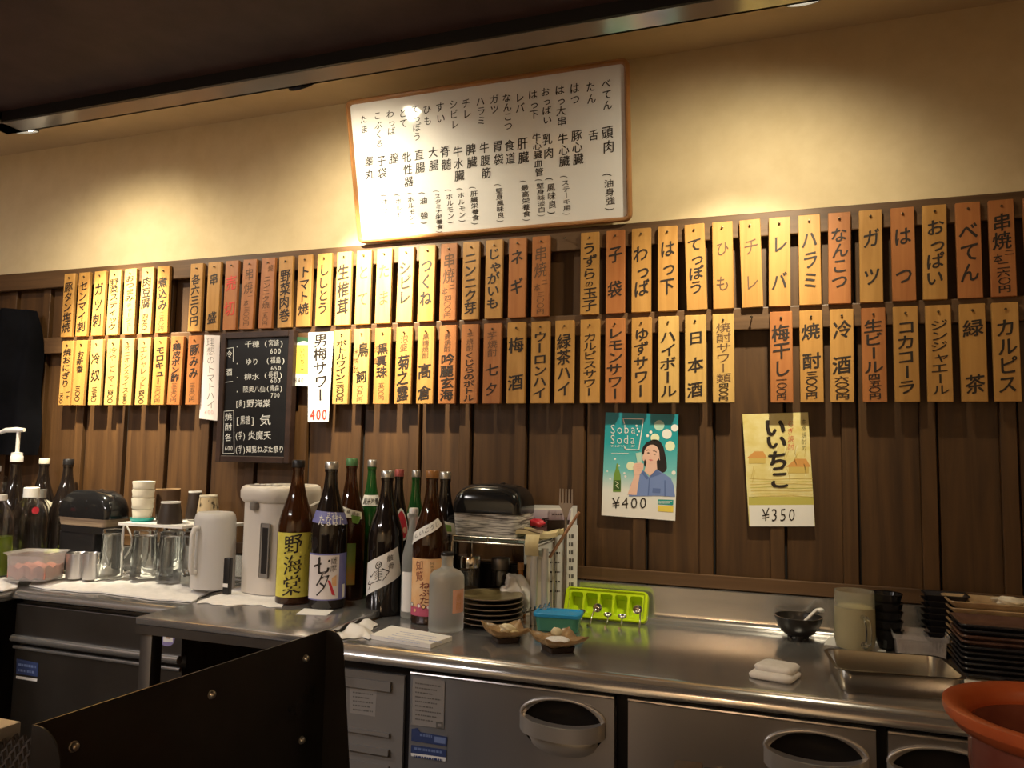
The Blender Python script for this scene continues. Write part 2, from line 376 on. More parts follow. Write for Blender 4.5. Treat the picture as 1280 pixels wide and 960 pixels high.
# right: an undercounter fridge
RX0, RX1 = -.980, 1.35
t = thing('undercounter_fridge', 'long stainless undercounter fridge with oval door pulls and rolled worktop edge', 'fridge', (0, 0, 0))
extrude_x(G(), worktop_profile(-.578, roll=.030), RX0, RX1).build('worktop', 'steel', t, 40)
u = extrude_x(G(), upstand_profile(), RX0, RX1).build('upstand', 'steel', None, 40); tag(u, 'long low stainless upstand along the wall behind the right-hand worktop', 'upstand')
g = G(); g.box(RX0 + .01, RX1 - .01, -.5355, -.07, .10, .8235); g.build('carcass', 'black', t, 0)
g = G(); g.box(RX0 + .03, RX1 - .03, -.47, -.06, .005, .10); g.build('plinth', 'black_matte', t, 0)
M['pull'] = mat('pull', (.62, .60, .57), .30, .6)
def fridge_door(xa, xb, hx=None):
    cx = (xb - .105) if hx is None else hx; cz = .735; rx, rz, dep = .083, .053, .026; zt, zb = .8045, .13
    n = 40; g = G(); yf = -.560
    # front skin with an oval hole
    ring = [g.b.verts.new((cx + rx * math.cos(2 * math.pi * k / n), yf, cz + rz * math.sin(2 * math.pi * k / n))) for k in range(n)]
    def edge(k):
        a = 2 * math.pi * k / n; c, s = math.cos(a), math.sin(a)
        ts = []
        if c > 1e-9: ts.append((xb - cx) / c)
        if c < -1e-9: ts.append((xa - cx) / c)
        if s > 1e-9: ts.append((zt - cz) / s)
        if s < -1e-9: ts.append((zb - cz) / s)
        m = min(ts); return (cx + c * m, yf, cz + s * m)
    out = [g.b.verts.new(edge(k)) for k in range(n)]
    corners = {}
    for k in range(n): g.b.faces.new([ring[k], ring[(k + 1) % n], out[(k + 1) % n], out[k]])
    for x, z in ((xa, zt), (xb, zt), (xa, zb), (xb, zb)):     # fill the corner triangles
        best = None
        for k in range(n):
            a, b = out[k].co, out[(k + 1) % n].co
            if abs(a.x - b.x) > 1e-6 and abs(a.z - b.z) > 1e-6:
                if abs(a.x - x) < 1e-5 and abs(b.z - z) < 1e-5 or abs(b.x - x) < 1e-5 and abs(a.z - z) < 1e-5:
                    g.b.faces.new([out[k], out[(k + 1) % n], g.b.verts.new((x, yf, z))])
    g.box(xa, xb, yf + .001, -.5365, zt - .004, zt); g.box(xa, xb, yf + .001, -.5365, zb, zb + .004)
    g.box(xa, xa + .004, yf + .001, -.5365, zb, zt); g.box(xb - .004, xb, yf + .001, -.5365, zb, zt)
    g.tube([(xa, yf, zt), (xb, yf, zt)], .0035, 8)
    d = g.build('door', 'steel_v', t, 30)
    g = G(); bowl = []
    for j in range(7):
        f = j / 6; r = math.cos(f * math.pi / 2) ** .5 if j < 6 else 0
        bowl.append((max(r, 0), yf + dep * 0.85 * f))
    rings = [[g.b.verts.new((cx + rx * r * math.cos(2 * math.pi * k / n), y, cz + rz * r * math.sin(2 * math.pi * k / n))) for k in range(n)] for r, y in bowl[:-1]]
    for A, B in zip(rings, rings[1:]):
        for k in range(n): g.b.faces.new([A[k], A[(k + 1) % n], B[(k + 1) % n], B[k]])
    g.b.faces.new(rings[-1])
    M.setdefault('recess', mat('recess', (.030, .027, .026), .35, .3))  # dark colour stands in for the shade inside the recess
    g.build('pull_recess', 'recess', d, 40)
    g = G()
    arc = [(cx + (rx + .002) * math.cos(math.pi * k / 24), yf - .002, cz + .020 + (rz - .018) * math.sin(math.pi * k / 24)) for k in range(25)]
    g.tube(arc, .0035, 8)
    def bar(u, v, push=0.0):                  # the bar that bows forward across the oval
        s = -1 + 2 * u; q = max(0.0, 1 - s * s)
        zt_ = cz + .024 - .017 * q ** .7; hh = .032 - .005 * q
        return Vector((cx + s * (rx + .004), yf - .005 - .024 * q ** .45 + push, zt_ - hh * v))
    g.grid(24, 3, bar)
    g.grid(24, 2, lambda u, v: bar(u, 0).lerp(Vector((bar(u, 0).x, yf + .012, bar(u, 0).z + .002)), v * (.55 if 0 < u < 1 else .2)))
    g.grid(24, 2, lambda u, v: bar(u, 1).lerp(Vector((bar(u, 1).x, yf - .002, bar(u, 1).z - .001)), v))
    def lip(u, v):                            # the swelling lip under the bar
        s = -1 + 2 * u; q = math.sqrt(max(0.0, 1 - s * s)); z0 = cz - .014 - .004 * q; z1 = cz - .024 - (rz - .022) * q
        return Vector((cx + .002 + s * .070, yf - .001 - .011 * q * math.sin(math.pi * min(1, v * .8 + .2)), z0 + (z1 - z0) * v))
    g.grid(20, 8, lip)
    g.build('handle', 'pull', d, 50)
    return d
d1 = fridge_door(-.763, -.324, -.428)
d2 = fridge_door(-.297, .137, .038)
d3 = fridge_door(.156, .595, .240)
d4 = fridge_door(.615, 1.05)
# the machine bay left of the doors: a recessed grey grille with a notice
g = G(); gx0, gx1 = RX0 + .012, -.786
g.box(gx0, gx1, -0.5440, -0.5365, .13, .79); g.box(gx0, gx1 - .03, -0.5510, -0.5440, .755, .775); g.box(gx0, gx1 - .03, -0.5510, -0.5440, .66, .668); g.box(gx0, gx1 - .03, -0.5530, -0.5440, .622, .634)
g.box(gx0, gx1 - .03, -0.5480, -0.5440, .13, .60)
M['grey_paint'] = mat('grey_paint', (.20, .185, .17), .4)
gp = g.build('machine_bay_panel', 'grey_paint', t, 0)
def px_fn(y): return lambda u, v: on_y(u, -v, y)
def dashes(g, x0, x1, y, h, f, mi, slope=0.0):   # a line of print too small to read
    x = x0
    while x < x1:
        w = min(RND.uniform(1.2, 3.6), x1 - x); ya = y + (x - x0) * slope
        g.face([f(x, -ya), f(x + w, -(ya + w * slope)), f(x + w, -(ya + h + w * slope)), f(x, -(ya + h))], mi); x += w + RND.uniform(.5, 1.1)
def poly(g, pts, fn, mi=0):                  # pts in picture pixels on the plane of fn
    g.face([fn(x, -y) for x, y in pts], mi)
M['sticker_grey'] = mat('sticker_grey', (.28, .26, .24), .5); M['sticker_blue'] = mat('sticker_blue', (.04, .06, .16), .4)
M['grey_ink'] = mat('grey_ink', (.12, .11, .10), .6)
g = G(); f = px_fn(-.5622)
poly(g, [(516, 846), (556, 852), (554.5, 911), (514.5, 906)], f, 0)
f2 = px_fn(-.5626)
for k in range(9):
    y = 853 + k * 5.6; dashes(g, 519, 551 - (k % 3) * 5, y, 1.6, f2, 1, .14)
poly(g, [(545, 902), (553.5, 903), (553.5, 911), (545, 910)], f2, 1)
poly(g, [(547, 904.5), (551.5, 905), (551.5, 908.5), (547, 908)], px_fn(-.5630), 0)
g.build('notice_sticker', ['sticker_grey', 'grey_ink'], d1, 0)
g = G()
poly(g, [(514.5, 911), (522, 910), (525, 915), (559, 921), (558, 933), (514, 926)], f, 0); poly(g, [(514, 931), (558, 937), (557.5, 947), (513.5, 941)], f, 0)
poly(g, [(513.5, 941), (557.5, 947), (556.5, 952), (514, 945)], f2, 1)
dashes(g, 525, 540, 917, 3, f2, 2, .14); poly(g, [(543, 920.5), (557, 922.5), (556.5, 930), (543, 928)], f2, 2); dashes(g, 518, 552, 934, 3, f2, 2, .14); dashes(g, 517, 553, 944, 2.5, px_fn(-.5630), 3, .14)
M['pale_blue'] = mat('pale_blue', (.16, .22, .42), .5)
g.build('energy_sticker', ['sticker_blue', 'paper', 'pale_blue', 'sticker_blue'], d1, 0)
g = G(); f = px_fn(-.5446)
poly(g, [(437, 858), (471, 862), (469, 896), (437, 891)], px_fn(-.5444), 0)
for k in range(5): dashes(g, 441, 466 - (k % 2) * 4, 864.5 + k * 5.3, 1.7, f, 1, .12)
g.build('filter_notice', ['sticker_grey', 'grey_ink'], t, 0)

# left: a lower cabinet with a long bar pull
LX0, LX1 = -2.118, -1.512
t = thing('worktop_cabinet', 'stainless counter cabinet at the left with long horizontal bar pulls under towels', 'cabinet', (0, 0, 0))
extrude_x(G(), worktop_profile(-.415, roll=.020), LX0, LX1 + .034).build('worktop', 'steel', t, 40)
u = extrude_x(G(), upstand_profile(), LX0, LX1 + .034).build('upstand', 'steel', None, 40); tag(u, 'short stainless upstand along the wall behind the left cabinet and upturned glasses', 'upstand')
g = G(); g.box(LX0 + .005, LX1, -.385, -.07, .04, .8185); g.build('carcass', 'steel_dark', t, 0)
g = G(); g.box(LX0 + .004, LX1, -.405, -.3855, .722, .812, .002); ap = g.build('apron', 'steel_dark', t, 0)  # darker steel puts the apron's dark reflection into its colour
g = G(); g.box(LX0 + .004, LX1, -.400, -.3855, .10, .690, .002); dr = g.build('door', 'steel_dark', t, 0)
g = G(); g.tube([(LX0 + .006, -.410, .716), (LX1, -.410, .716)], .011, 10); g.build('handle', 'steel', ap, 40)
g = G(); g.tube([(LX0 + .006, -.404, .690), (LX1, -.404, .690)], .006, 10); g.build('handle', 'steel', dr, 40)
g = G(); f = px_fn(-.4008); poly(g, [(21, 823), (48, 829), (47, 846), (20, 842)], f, 0); poly(g, [(20, 844.5), (46.5, 848.5), (46, 852), (20, 848)], f, 1)
dashes(g, 23, 45, 829, 3, px_fn(-.4012), 2, .15); dashes(g, 23, 43, 836, 3, px_fn(-.4012), 2, .15)
g.build('blue_sticker', ['sticker_blue', 'paper', 'pale_blue'], dr, 0)
M['purple'] = mat('purple', (.26, .22, .42), .5)
g = G(); f = px_fn(-.4058); cxp, cyp = 209, 798
poly(g, [(cxp + 9.5 * math.cos(k * .314), cyp + 10 * math.sin(k * .314)) for k in range(20)], f, 0)
poly(g, [(204, 789), (216, 790), (216, 803), (204, 802)], px_fn(-.4062), 1); poly(g, [(207, 793), (213, 794), (213, 799), (207, 798)], px_fn(-.4066), 2)
M['tan'] = mat('tan', (.55, .38, .26), .5)
g.build('round_sticker', ['purple', 'paper', 'tan'], ap, 0)

# far left: the counter that turns the corner
t = thing('corner_counter', 'pale counter turning the corner at the left edge, towel on top', 'counter', (0, 0, 0))
g = G(); g.box(X0 + .02, LX0 - .006, -1.75, -.05, .82, CT, .008); g.build('worktop', 'steel', t, 30)
g = G(); g.box(X0 + .02, LX0 - .05, -1.70, -.06, .02, .8195); g.build('carcass', 'black_matte', t, 0)
g = G(); g.box(LX0 - .0495, LX0 - .030, -1.68, -.43, .10, .79, .004); g.build('panel', 'grey_paint', t, 30)

# the loose steel table bridging the two counters
t = thing('steel_table', 'low stainless table bridging both counters, carrying the yellow label bottle and hot water pot', 'table', (0, 0, 0))
TX0, TX1, TY = -1.474, -.986, -.604
g = G(); g.box(TX0, TX1, TY, -.075, CT + .0005, TT, .003); g.build('tabletop', 'steel', t, 30)
g = G(); g.box(TX0, TX1 - .001, TY + .002, TY + .012, .829, CT); g.box(TX1 - .006, TX1 - .001, TY + .012, -.605, .829, CT); g.build('apron', 'steel_dark', t, 0)
for x in (TX0 + .004, TX1 - .05): G().box(x, x + .036, TY + .013, TY + .049, .001, CT, .003).build('leg', 'steel_dark', t, 30)

# ---------------------------------------------------------------- wooden menu plaques on the two rails
# text segments: (characters, top, bottom, size, sideways, ink); fractions of the plaque
PL = .229
def seg(s):
    out = []
    for part in s.split('/'):
        q = part.split(':'); t = q[0]
        a = [.13, .93, .80, 0.0, 0]
        for i, v in enumerate(q[1:]): a[i] = float(v)
        out.append((t, *a))
    return out
UP = [  # x, tilt, tone, text, what it says
 (-2.4125, 0, 0, '豚タン塩焼', 'salt-grilled pork tongue (豚タン塩焼)'), (-2.343, .0, 0, 'センマイ刺', 'sliced tripe (センマイ刺)'),
 (-2.2705, 0, 0, 'ガツ刺:.16:.88', 'sliced pork stomach (ガツ刺)'), (-2.2015, 0, 1, '野菜スティック', 'vegetable sticks (野菜スティック)'),
 (-2.133, -.02, 1, 'おつまみ:.1:.5/チャーシュー:.52:.95:.5:0:1', 'snack (おつまみ)'), (-2.057, .0, 1, '肉豆腐:.14:.62/四五〇:.7:.94:.5', 'meat and tofu (肉豆腐)'),
 (-1.9885, -.015, 0, '煮込み:.16:.66/三五〇円:.68:.97:.5:0:1', 'stew (煮込み)'), (-1.849, 0, 0, '各六三〇円:.16:.92:.72', 'each 630 yen (各六三〇円)'),
 (-1.777, 0, 0, '串:.16:.34:.7/盛:.72:.9:.75', 'skewer platter (串盛)'), (-1.707, 0, 2, '売:.2:.45:.85:0:2/切:.58:.8:.85:0:2', 'sold out in red (売切)'),
 (-1.6365, .02, 2, '串焼:.12:.5:.72:0:1/一:.5:.56:.4:.2:1/本:.57:.68:.4:-.1:1/三〇〇円:.68:.95:.5:0:1', 'one skewer 300 yen (串焼 三〇〇円)'),
 (-1.565, .015, 2, '焼:.1:.2:.4:.2:1/ニンニク焼:.25:.72:.6:0:1/二五〇円:.73:.96:.45:0:1', 'grilled garlic (ニンニク焼)'),
 (-1.498, -.015, 0, '野菜肉巻:.18:.92', 'vegetables rolled in meat (野菜肉巻)'), (-1.426, 0, 0, 'トマト焼:.15:.84', 'grilled tomato (トマト焼)'),
 (-1.3555, 0, 0, 'ししとう:.14:.84', 'shishito pepper (ししとう)'), (-1.2845, 0, 1, '生椎茸:.16:.86:.85', 'fresh shiitake (生椎茸)'),
 (-1.215, 0, 1, 'と:.18:.42:.8:0:1/て:.54:.78:.8:0:1', 'tote (とて)'), (-1.145, 0, 1, 'た:.18:.42:.8:0:1/ま:.54:.78:.8:0:1', 'tama (たま)'),
 (-1.0715, .01, 1, 'シビレ:.18:.76:.85', 'sweetbread (シビレ)'), (-1.001, .01, 0, 'つくね:.16:.8', 'meatball (つくね)'),
 (-.9315, 0, 2, '串焼:.12:.52:.78:0:1/二:.53:.6:.4:.22:1/本:.56:.68:.4:-.2:1/四〇〇円:.67:.97:.5:0:1', 'two skewers 400 yen (串焼 四〇〇円)'),
 (-.861, 0, 0, 'ニンニク芽', 'garlic shoots (ニンニク芽)'), (-.7895, 0, 0, 'じゃがいも:.1:.88', 'potato (じゃがいも)'),
 (-.7185, 0, 2, 'ネ:.14:.34/ギ:.5:.72', 'leek (ネギ)'),
 (-.6485, 0, 2, '串焼:.12:.52:.78:0:1/二:.54:.61:.4:.22:1/本:.58:.7:.4:-.2:1/三〇〇円:.69:.97:.5:0:1', 'two skewers 300 yen (串焼 三〇〇円)'),
 (-.508, 0, 0, 'うずら:.12:.58:.85/の:.59:.67:.5/玉子:.67:.96:.85', 'quail eggs (うずらの玉子)'), (-.4365, 0, 2, '子:.18:.4/袋:.6:.82', 'womb (子袋)'),
 (-.3665, 0, 0, 'わっば:.2:.82:.85', 'wabba (わっば)'), (-.2965, 0, 0, 'はっ下:.16:.82', 'under the heart (はっ下)'),
 (-.2265, -.03, 0, 'てっぽう:.16:.82', 'teppo (てっぽう)'), (-.1555, -.01, 0, 'ひ:.2:.42:.7:0:1/も:.6:.82:.75:0:1', 'chitterling strings (ひも)'),
 (-.087, -.025, 0, 'チ:.2:.42:.8:0:1/レ:.6:.82:.75:0:1', 'spleen (チレ)'), (-.015, .008, 0, 'レ:.18:.42/バ:.6:.84', 'liver (レバ)'),
 (.0555, 0, 0, 'ハラミ:.16:.84', 'skirt steak (ハラミ)'), (.1255, .012, 2, 'なんこつ:.16:.84', 'cartilage (なんこつ)'),
 (.1955, .006, 0, 'ガ:.2:.42/ツ:.6:.84', 'gatsu stomach (ガツ)'), (.266, 0, 2, 'は:.2:.42/つ:.62:.84', 'heart (はつ)'),
 (.335, .015, 0, 'おっぱい:.15:.86', 'udder (おっぱい)'), (.405, 0, 2, 'べてん:.2:.84:.85', 'head meat (べてん)'),
 (.473, 0, 2, '串焼:.14:.52:.8/二:.52:.58:.4:.24/本:.56:.66:.4:-.2/二六〇円:.64:.96:.55', 'two skewers 260 yen (串焼 二六〇円)'),
 (.5435, 0, 2, '各一:.16:.6/五〇円:.62:.94:.6', ''),
]
LO = [
 (-2.4005, 0, 0, '焼おにぎり:.12:.72:.75/一ヶ:.76:.9:.35:.3/二〇〇:.8:.97:.35:-.25', 'grilled rice ball (焼おにぎり)'), (-2.3355, .02, 0, 'お新香:.16:.5:.62/三〇〇:.7:.94:.5', 'pickles (お新香)'),
 (-2.2655, -.012, 1, '冷:.2:.38/奴:.46:.64/三五〇:.72:.95:.5', 'chilled tofu (冷奴)'), (-2.1905, 0, 1, '冷やしトマト:.12:.76:.7:0:1/四〇〇:.76:.97:.5', 'chilled tomato (冷やしトマト)'),
 (-2.125, 0, 1, 'オニオンスライス:.1:.82:.6:0:1/三五〇:.82:.98:.4', 'onion slices (オニオンスライス)'), (-2.054, 0, 1, 'エシャレット:.12:.76:.65:0:1/四〇〇:.78:.98:.5', 'shallots (エシャレット)'),
 (-1.9845, 0, 0, 'モロキュー:.14:.7:.75/三〇〇円:.72:.97:.5:0:1', 'cucumber with miso (モロキュー)'), (-1.914, .02, 2, '鶏皮ポン酢:.1:.66:.68/三五〇円:.68:.96:.5:0:1', 'chicken skin in ponzu (鶏皮ポン酢)'),
 (-1.8415, 0, 2, '豚みみ:.12:.62:.75/三五〇円:.68:.96:.5:0:1', 'pork ear (豚みみ)'),
 (-1.2825, .0, 1, 'ボトルワイン:.14:.68:.75/二六〇〇円:.7:.96:.55', 'bottled wine (ボトルワイン)'),
 (-1.2135, 0, 1, '鳥:.18:.38:.75:.1/飼:.56:.72:.7:.05/米焼酎:.24:.6:.35:-.3:1/六五〇円:.75:.97:.45:0:1', '@first wooden plaque to the right of the bottled wine plaque'),
 (-1.1415, 0, 0, '黒真珠:.2:.66:.72/泡盛:.2:.5:.35:-.33:1/五〇〇円:.72:.95:.45:0:1', '@second wooden plaque to the right of the bottled wine plaque'),
 (-1.07, 0, 0, '泡盛:.1:.32:.5:0:1/菊之露:.36:.96:.78', '@third wooden plaque to the right of the bottled wine plaque'),
 (-.9985, 0, 0, '黒糖焼酎:.1:.42:.42:0:1/髙:.48:.68:.85/倉:.76:.95:.85', '@fourth wooden plaque to the right of the bottled wine plaque'),
 (-.9285, 0, 2, '麦焼酎:.1:.34:.42:0:1/吟麗玄海:.36:.96:.85', '@fifth wooden plaque to the right of the bottled wine plaque'),
 (-.859, 0, 2, '芋焼酎:.1:.34:.42:0:1/くじらのボトル:.35:.97:.7', '@plaque two to the left of the plum wine plaque, six characters below small ones'),
 (-.7895, 0, 2, '芋焼酎:.1:.42:.6:0:1/七:.5:.66:.8/夕:.74:.9:.75', '@wooden plaque just left of the plum wine plaque, two large lower characters'),
 (-.7175, 0, 0, '梅:.18:.38:.9/酒:.64:.84:.9', 'plum wine (梅酒)'), (-.6465, 0, 0, 'ウーロンハイ:.12:.94', 'oolong highball (ウーロンハイ)'),
 (-.577, 0, 0, '緑茶ハイ:.16:.92', 'green tea highball (緑茶ハイ)'), (-.5055, 0, 0, 'カルピスサワー:.16:.92:.75', '@wooden plaque between the green tea highball and lemon sour plaques'),
 (-.436, 0, 2, 'レモンサワー:.1:.96:.85', 'lemon sour (レモンサワー)'), (-.365, 0, 0, 'ゆずサワー:.12:.94', 'yuzu sour (ゆずサワー)'),
 (-.294, 0, 1, 'ハイボール:.16:.94:.85', 'highball (ハイボール)'), (-.2245, 0, 1, '日:.18:.34/本:.48:.66/酒:.76:.94', 'sake (日本酒)'),
 (-.1545, 0, 1, '焼酎サワー類:.1:.78:.75:0:1/四〇〇円:.78:.98:.5', 'shochu sours 400 yen (焼酎サワー類)'),
 (-.014, 0, 2, '梅干し:.14:.72:.85/一〇〇円:.72:.97:.5', 'pickled plum (梅干し)'), (.056, 0, 0, '焼:.14:.32:.85/酎:.46:.64:.85/三〇〇円:.66:.96:.55', 'shochu 300 yen (焼酎)'),
 (.1265, .012, 0, '冷:.12:.32:.85/酒:.5:.7:.85/六〇〇円:.72:.97:.65', 'chilled sake 600 yen (冷酒)'), (.197, 0, 2, '生ビール:.12:.7:.85/四五〇円:.7:.97:.55', 'draft beer 450 yen (生ビール)'),
 (.267, 0, 0, 'コカコーラ:.14:.92:.8', '@wooden plaque between the draft beer and ginger ale plaques'), (.3365, 0, 0, 'ジンジャエール:.15:.93:.75', 'ginger ale (ジンジャエール)'),
 (.407, 0, 0, '緑:.16:.34:.85/茶:.72:.92:.8', 'green tea (緑茶)'), (.4735, 0, 0, 'カルピス:.16:.92:.8', '@wooden plaque at the right end of the lower row'),
]
def plaque(x, ztop, tilt, tone, text, label, grp, w=.0515):
    g = G(); g.box(-w / 2, w / 2, -.012, 0, -PL + .016, .016, .0012, 0, 1)
    o = g.build('menu_plaque', 'tag%d' % tone, None, 0)
    o.location = (x, -.0375, ztop - .016); o.rotation_euler = (0, tilt, 0)
    tag(o, label, 'menu plaque', grp)
    g = G(); fn = lambda u, v: Vector((u, -.0127, .016 - v))
    fn2 = lambda u, v: Vector((u, -.0127, v))
    for t, a, b, sz, dx, ink in seg(text):
        column(g, t, dx * w, .016 - a * PL, .016 - b * PL, sz * w * .97, fn2, int(ink), (.028 if len(t) < 7 else .016) if ink != 1 else .004, .13, .04, 1.2)
    g.build('lettering', ['ink', 'faded_ink', 'red_ink'], o, 0)
    g = G(); g.lathe([(0, -.0175), (.0028, -.0165), (.003, -.0148), (.001, -.0145), (.001, -.009), (0, -.009)], 10, M4=Matrix.Rotation(math.radians(-90), 4, 'X') @ Matrix.Scale(-1, 4, (0, 0, 1)) if False else Matrix(((1, 0, 0, 0), (0, 0, 1, 0), (0, 1, 0, 0), (0, 0, 0, 1))))
    g.build('nail', 'nail', o, 60)
    return o
for x, ti, to, tx, me in UP:
    lb = ('wooden menu plaque reading %s in the upper row' % me) if me else 'wooden menu plaque cut off by the right picture edge, upper row'
    plaque(x, 1.881, ti, to, tx, lb, 'menu plaques in the upper row')
for x, ti, to, tx, me in LO:
    lb = me[1:] if me.startswith('@') else 'wooden menu plaque reading %s in the lower row' % me
    plaque(x, 1.6385, ti, to, tx, lb, 'menu plaques in the lower row', .0535)
for x, z, l in ((-.578, 1.868, 'bare nail in the upper rail in the gap left of the quail egg plaque'), (-.0845, 1.626, 'bare nail in the lower rail left of the pickled plum plaque')):
    g = G(); g.tube([(0, .001, 0), (0, -.018, .001)], .0015, 8); g.tube([(0, -.018, .001), (0, -.0195, .001)], .0034, 10)
    o = g.build('nail', 'chrome', None, 40); o.location = (x, -.036, z); tag(o, l, 'nail', 'bare nails in the rails')

# ---------------------------------------------------------------- whiteboard leaning out over the rail
WB0 = Vector((-1.237, -.040, 1.905)); WBX = Vector((1, 0, 0)); WBH = Vector((.014, -.125, .398)); WBW = .845
hl = WBH.length; wbu = WBH.normalized(); wbn = WBX.cross(wbu).normalized()
if wbn.y > 0: wbn = -wbn
def wb(u, v, d): return WB0 + WBX * u + wbu * v + wbn * d
t = thing('whiteboard', 'wood-framed whiteboard of handwritten meat cuts leaning out above the plaques', 'whiteboard', tuple(WB0))
L0 = lambda p: p - WB0
g = G(); fr = .0135
def rrect(u0, u1, v0, v1, r, n=6):
    pts = []
    for cx_, cy_, a0 in ((u1 - r, v1 - r, 0), (u0 + r, v1 - r, 90), (u0 + r, v0 + r, 180), (u1 - r, v0 + r, 270)):
        for k in range(n + 1):
            a = math.radians(a0 + 90 * k / n); pts.append((cx_ + r * math.cos(a), cy_ + r * math.sin(a)))
    return pts
oa = rrect(0, WBW, 0, hl, .020); ib = rrect(fr, WBW - fr, fr, hl - fr, .010)
prof = [(0, -.004), (0, .010), (.35, .0165), (.65, .0165), (1, .009), (1, -.004)]
rings = [[g.b.verts.new(L0(wb(a[0] + (b[0] - a[0]) * s, a[1] + (b[1] - a[1]) * s, d))) for a, b in zip(oa, ib)] for s, d in prof]
n = len(oa)
for A, B in zip(rings, rings[1:] + rings[:1]):
    for k in range(n): g.b.faces.new([A[k], A[(k + 1) % n], B[(k + 1) % n], B[k]])
g.build('frame', 'frame_wood', t, 40)
g = G(); g.prism(rrect(fr - .003, WBW - fr + .003, fr - .003, hl - fr + .003, .008), lambda u, v, d: L0(wb(u, v, d)), -.004, .006)
g.build('panel', 'white_board', t, 0)
wo = wb(0, 0, .0066)
def wpx(u, v): return on_plane(420 + u / 3.368, 60 - v / 3.368, tuple(wo), tuple(wbn)) - WB0
WT = [(1140, 128, 262, 'べてん', 42), (1145, 325, 445, '頭肉', 50), (1152, 515, 697, '(油身強)', 42), (1073, 138, 238, 'たん', 40), (1084, 343, 390, '舌', 44),
 (1005, 145, 240, 'はつ', 42), (1016, 343, 492, '豚心臓', 46), (946, 155, 330, 'はっ大串', 42), (959, 358, 500, '牛心臓', 46), (970, 528, 712, '(ステーキ用)', 34),
 (885, 165, 322, 'おっぱい', 40), (893, 355, 470, '乳肉', 44), (907, 533, 712, '(風味良)', 36), (830, 175, 300, 'はっ下', 40), (850, 358, 540, '牛心臓血管', 38),
 (863, 543, 718, '(堅身味淡白)', 34), (774, 185, 275, 'レバ', 40), (788, 372, 490, '肝臓', 46), (799, 548, 738, '(最高栄養食)', 34), (722, 190, 348, 'なんこつ', 38),
 (733, 382, 492, '食道', 44), (667, 195, 278, 'ガツ', 40), (682, 385, 497, '胃袋', 44), (690, 563, 742, '(堅身風味良)', 32), (610, 205, 325, 'ハラミ', 38),
 (628, 393, 552, '牛腹筋', 42), (550, 210, 300, 'チレ', 38), (570, 400, 507, '脾臓', 44), (584, 575, 752, '(肝臓栄養食)', 32), (497, 215, 342, 'シビレ', 36),
 (516, 410, 562, '牛水臓', 42), (529, 580, 742, '(ホルモン)', 30), (440, 225, 320, 'すい', 38), (461, 408, 518, '脊髄', 44), (480, 585, 748, '(ホルモン)', 30),
 (384, 235, 330, 'ひも', 36), (410, 413, 520, '大腸', 42), (432, 592, 785, '(スタミナ栄養食)', 30), (338, 238, 392, 'てっぽう', 36), (353, 423, 530, '直腸', 42),
 (370, 595, 752, '(油　強)', 34), (283, 253, 338, 'とて', 36), (303, 433, 588, '牝性器', 40), (317, 600, 752, '(ホルモン)', 28), (230, 260, 368, 'わっば', 34),
 (243, 440, 488, '膣', 42), (265, 605, 770, '(ホルモン)', 28), (179, 265, 422, 'こぶくろ', 32), (193, 448, 552, '子袋', 40), (209, 608, 762, '(ホルモン)', 28),
 (118, 280, 362, 'たま', 32), (141, 450, 558, '睾丸', 40)]
g = G()
for x, a, b, s, sz in WT:
    n = len(s)
    for i, ch in enumerate(s):                # columns lean with the board, down and to the right
        y = a + (b - a) * (i + .5) / n; xx = x + (y - (a + b) / 2) * .07
        h = min((b - a) / n * 1.0, sz * 1.15)
        put(g, ch, xx + RND.uniform(-1, 1) + (4 if ch in SMALL else 0), -y, sz, h, wpx, 0, .009 if sz < 38 else .014, .16)
g.build('lettering', 'ink', t, 0)

# ---------------------------------------------------------------- blackboard of sake and shochu
t = thing('chalkboard', 'small dark-framed blackboard listing chilled sake and shochu in chalk', 'blackboard', (-1.58, -.055, 1.225))
o3 = Vector((-1.58, -.055, 1.225))
bx0, bx1, bz0, bz1 = -1.722 + 1.58, -1.444 + 1.58, .002, .416
g = G(); fw = .020
for (a, b, c, d) in ((bx0, bx0 + fw, bz0, bz1), (bx1 - fw, bx1, bz0, bz1), (bx0 + fw, bx1 - fw, bz0, bz0 + fw), (bx0 + fw, bx1 - fw, bz1 - fw, bz1)):
    g.box(a, b, -.012, .014, c, d, .002, 0, 1)
M['dark_frame'] = noise_col(mat('dark_frame', (.035, .018, .014), .4), (.025, .013, .010), (.05, .026, .019), (20, 20, 20), 4)
g.build('frame', 'dark_frame', t, 0)
g = G(); g.box(bx0 + fw - .002, bx1 - fw + .002, -.004, .010, bz0 + fw - .002, bz1 - fw + .002); g.build('panel', 'chalkboard', t, 0)
def bpx(u, v): return on_y(240 + u / 4.8, 400 - v / 4.8, -.0598) - o3
g = G()
def hrow(s, x0, x1, y, h, b=0.0, sl=.08): row(g, s, x0, x1, -y, h, bpx, 0, b, sl)
hrow('千穂', 315, 405, 145, 42, .01); hrow('(宮崎)', 425, 555, 138, 44); hrow('600', 465, 535, 185, 44)
hrow('ゆり', 320, 400, 250, 44, .01); hrow('(福島)', 438, 565, 240, 44); hrow('650', 470, 535, 287, 40)
hrow('柳水', 312, 405, 340, 42, .01); hrow('(長野)', 425, 550, 328, 42); hrow('600', 468, 532, 362, 40)
hrow('陸奥八仙', 305, 440, 415, 40); hrow('(青森)', 440, 550, 408, 40); hrow('700', 470, 528, 450, 40)
hrow('[麦]', 258, 325, 500, 46); hrow('野海棠', 328, 472, 500, 50, .02); hrow('[黒糖]', 258, 380, 600, 56); hrow('気', 405, 475, 600, 70, .01)
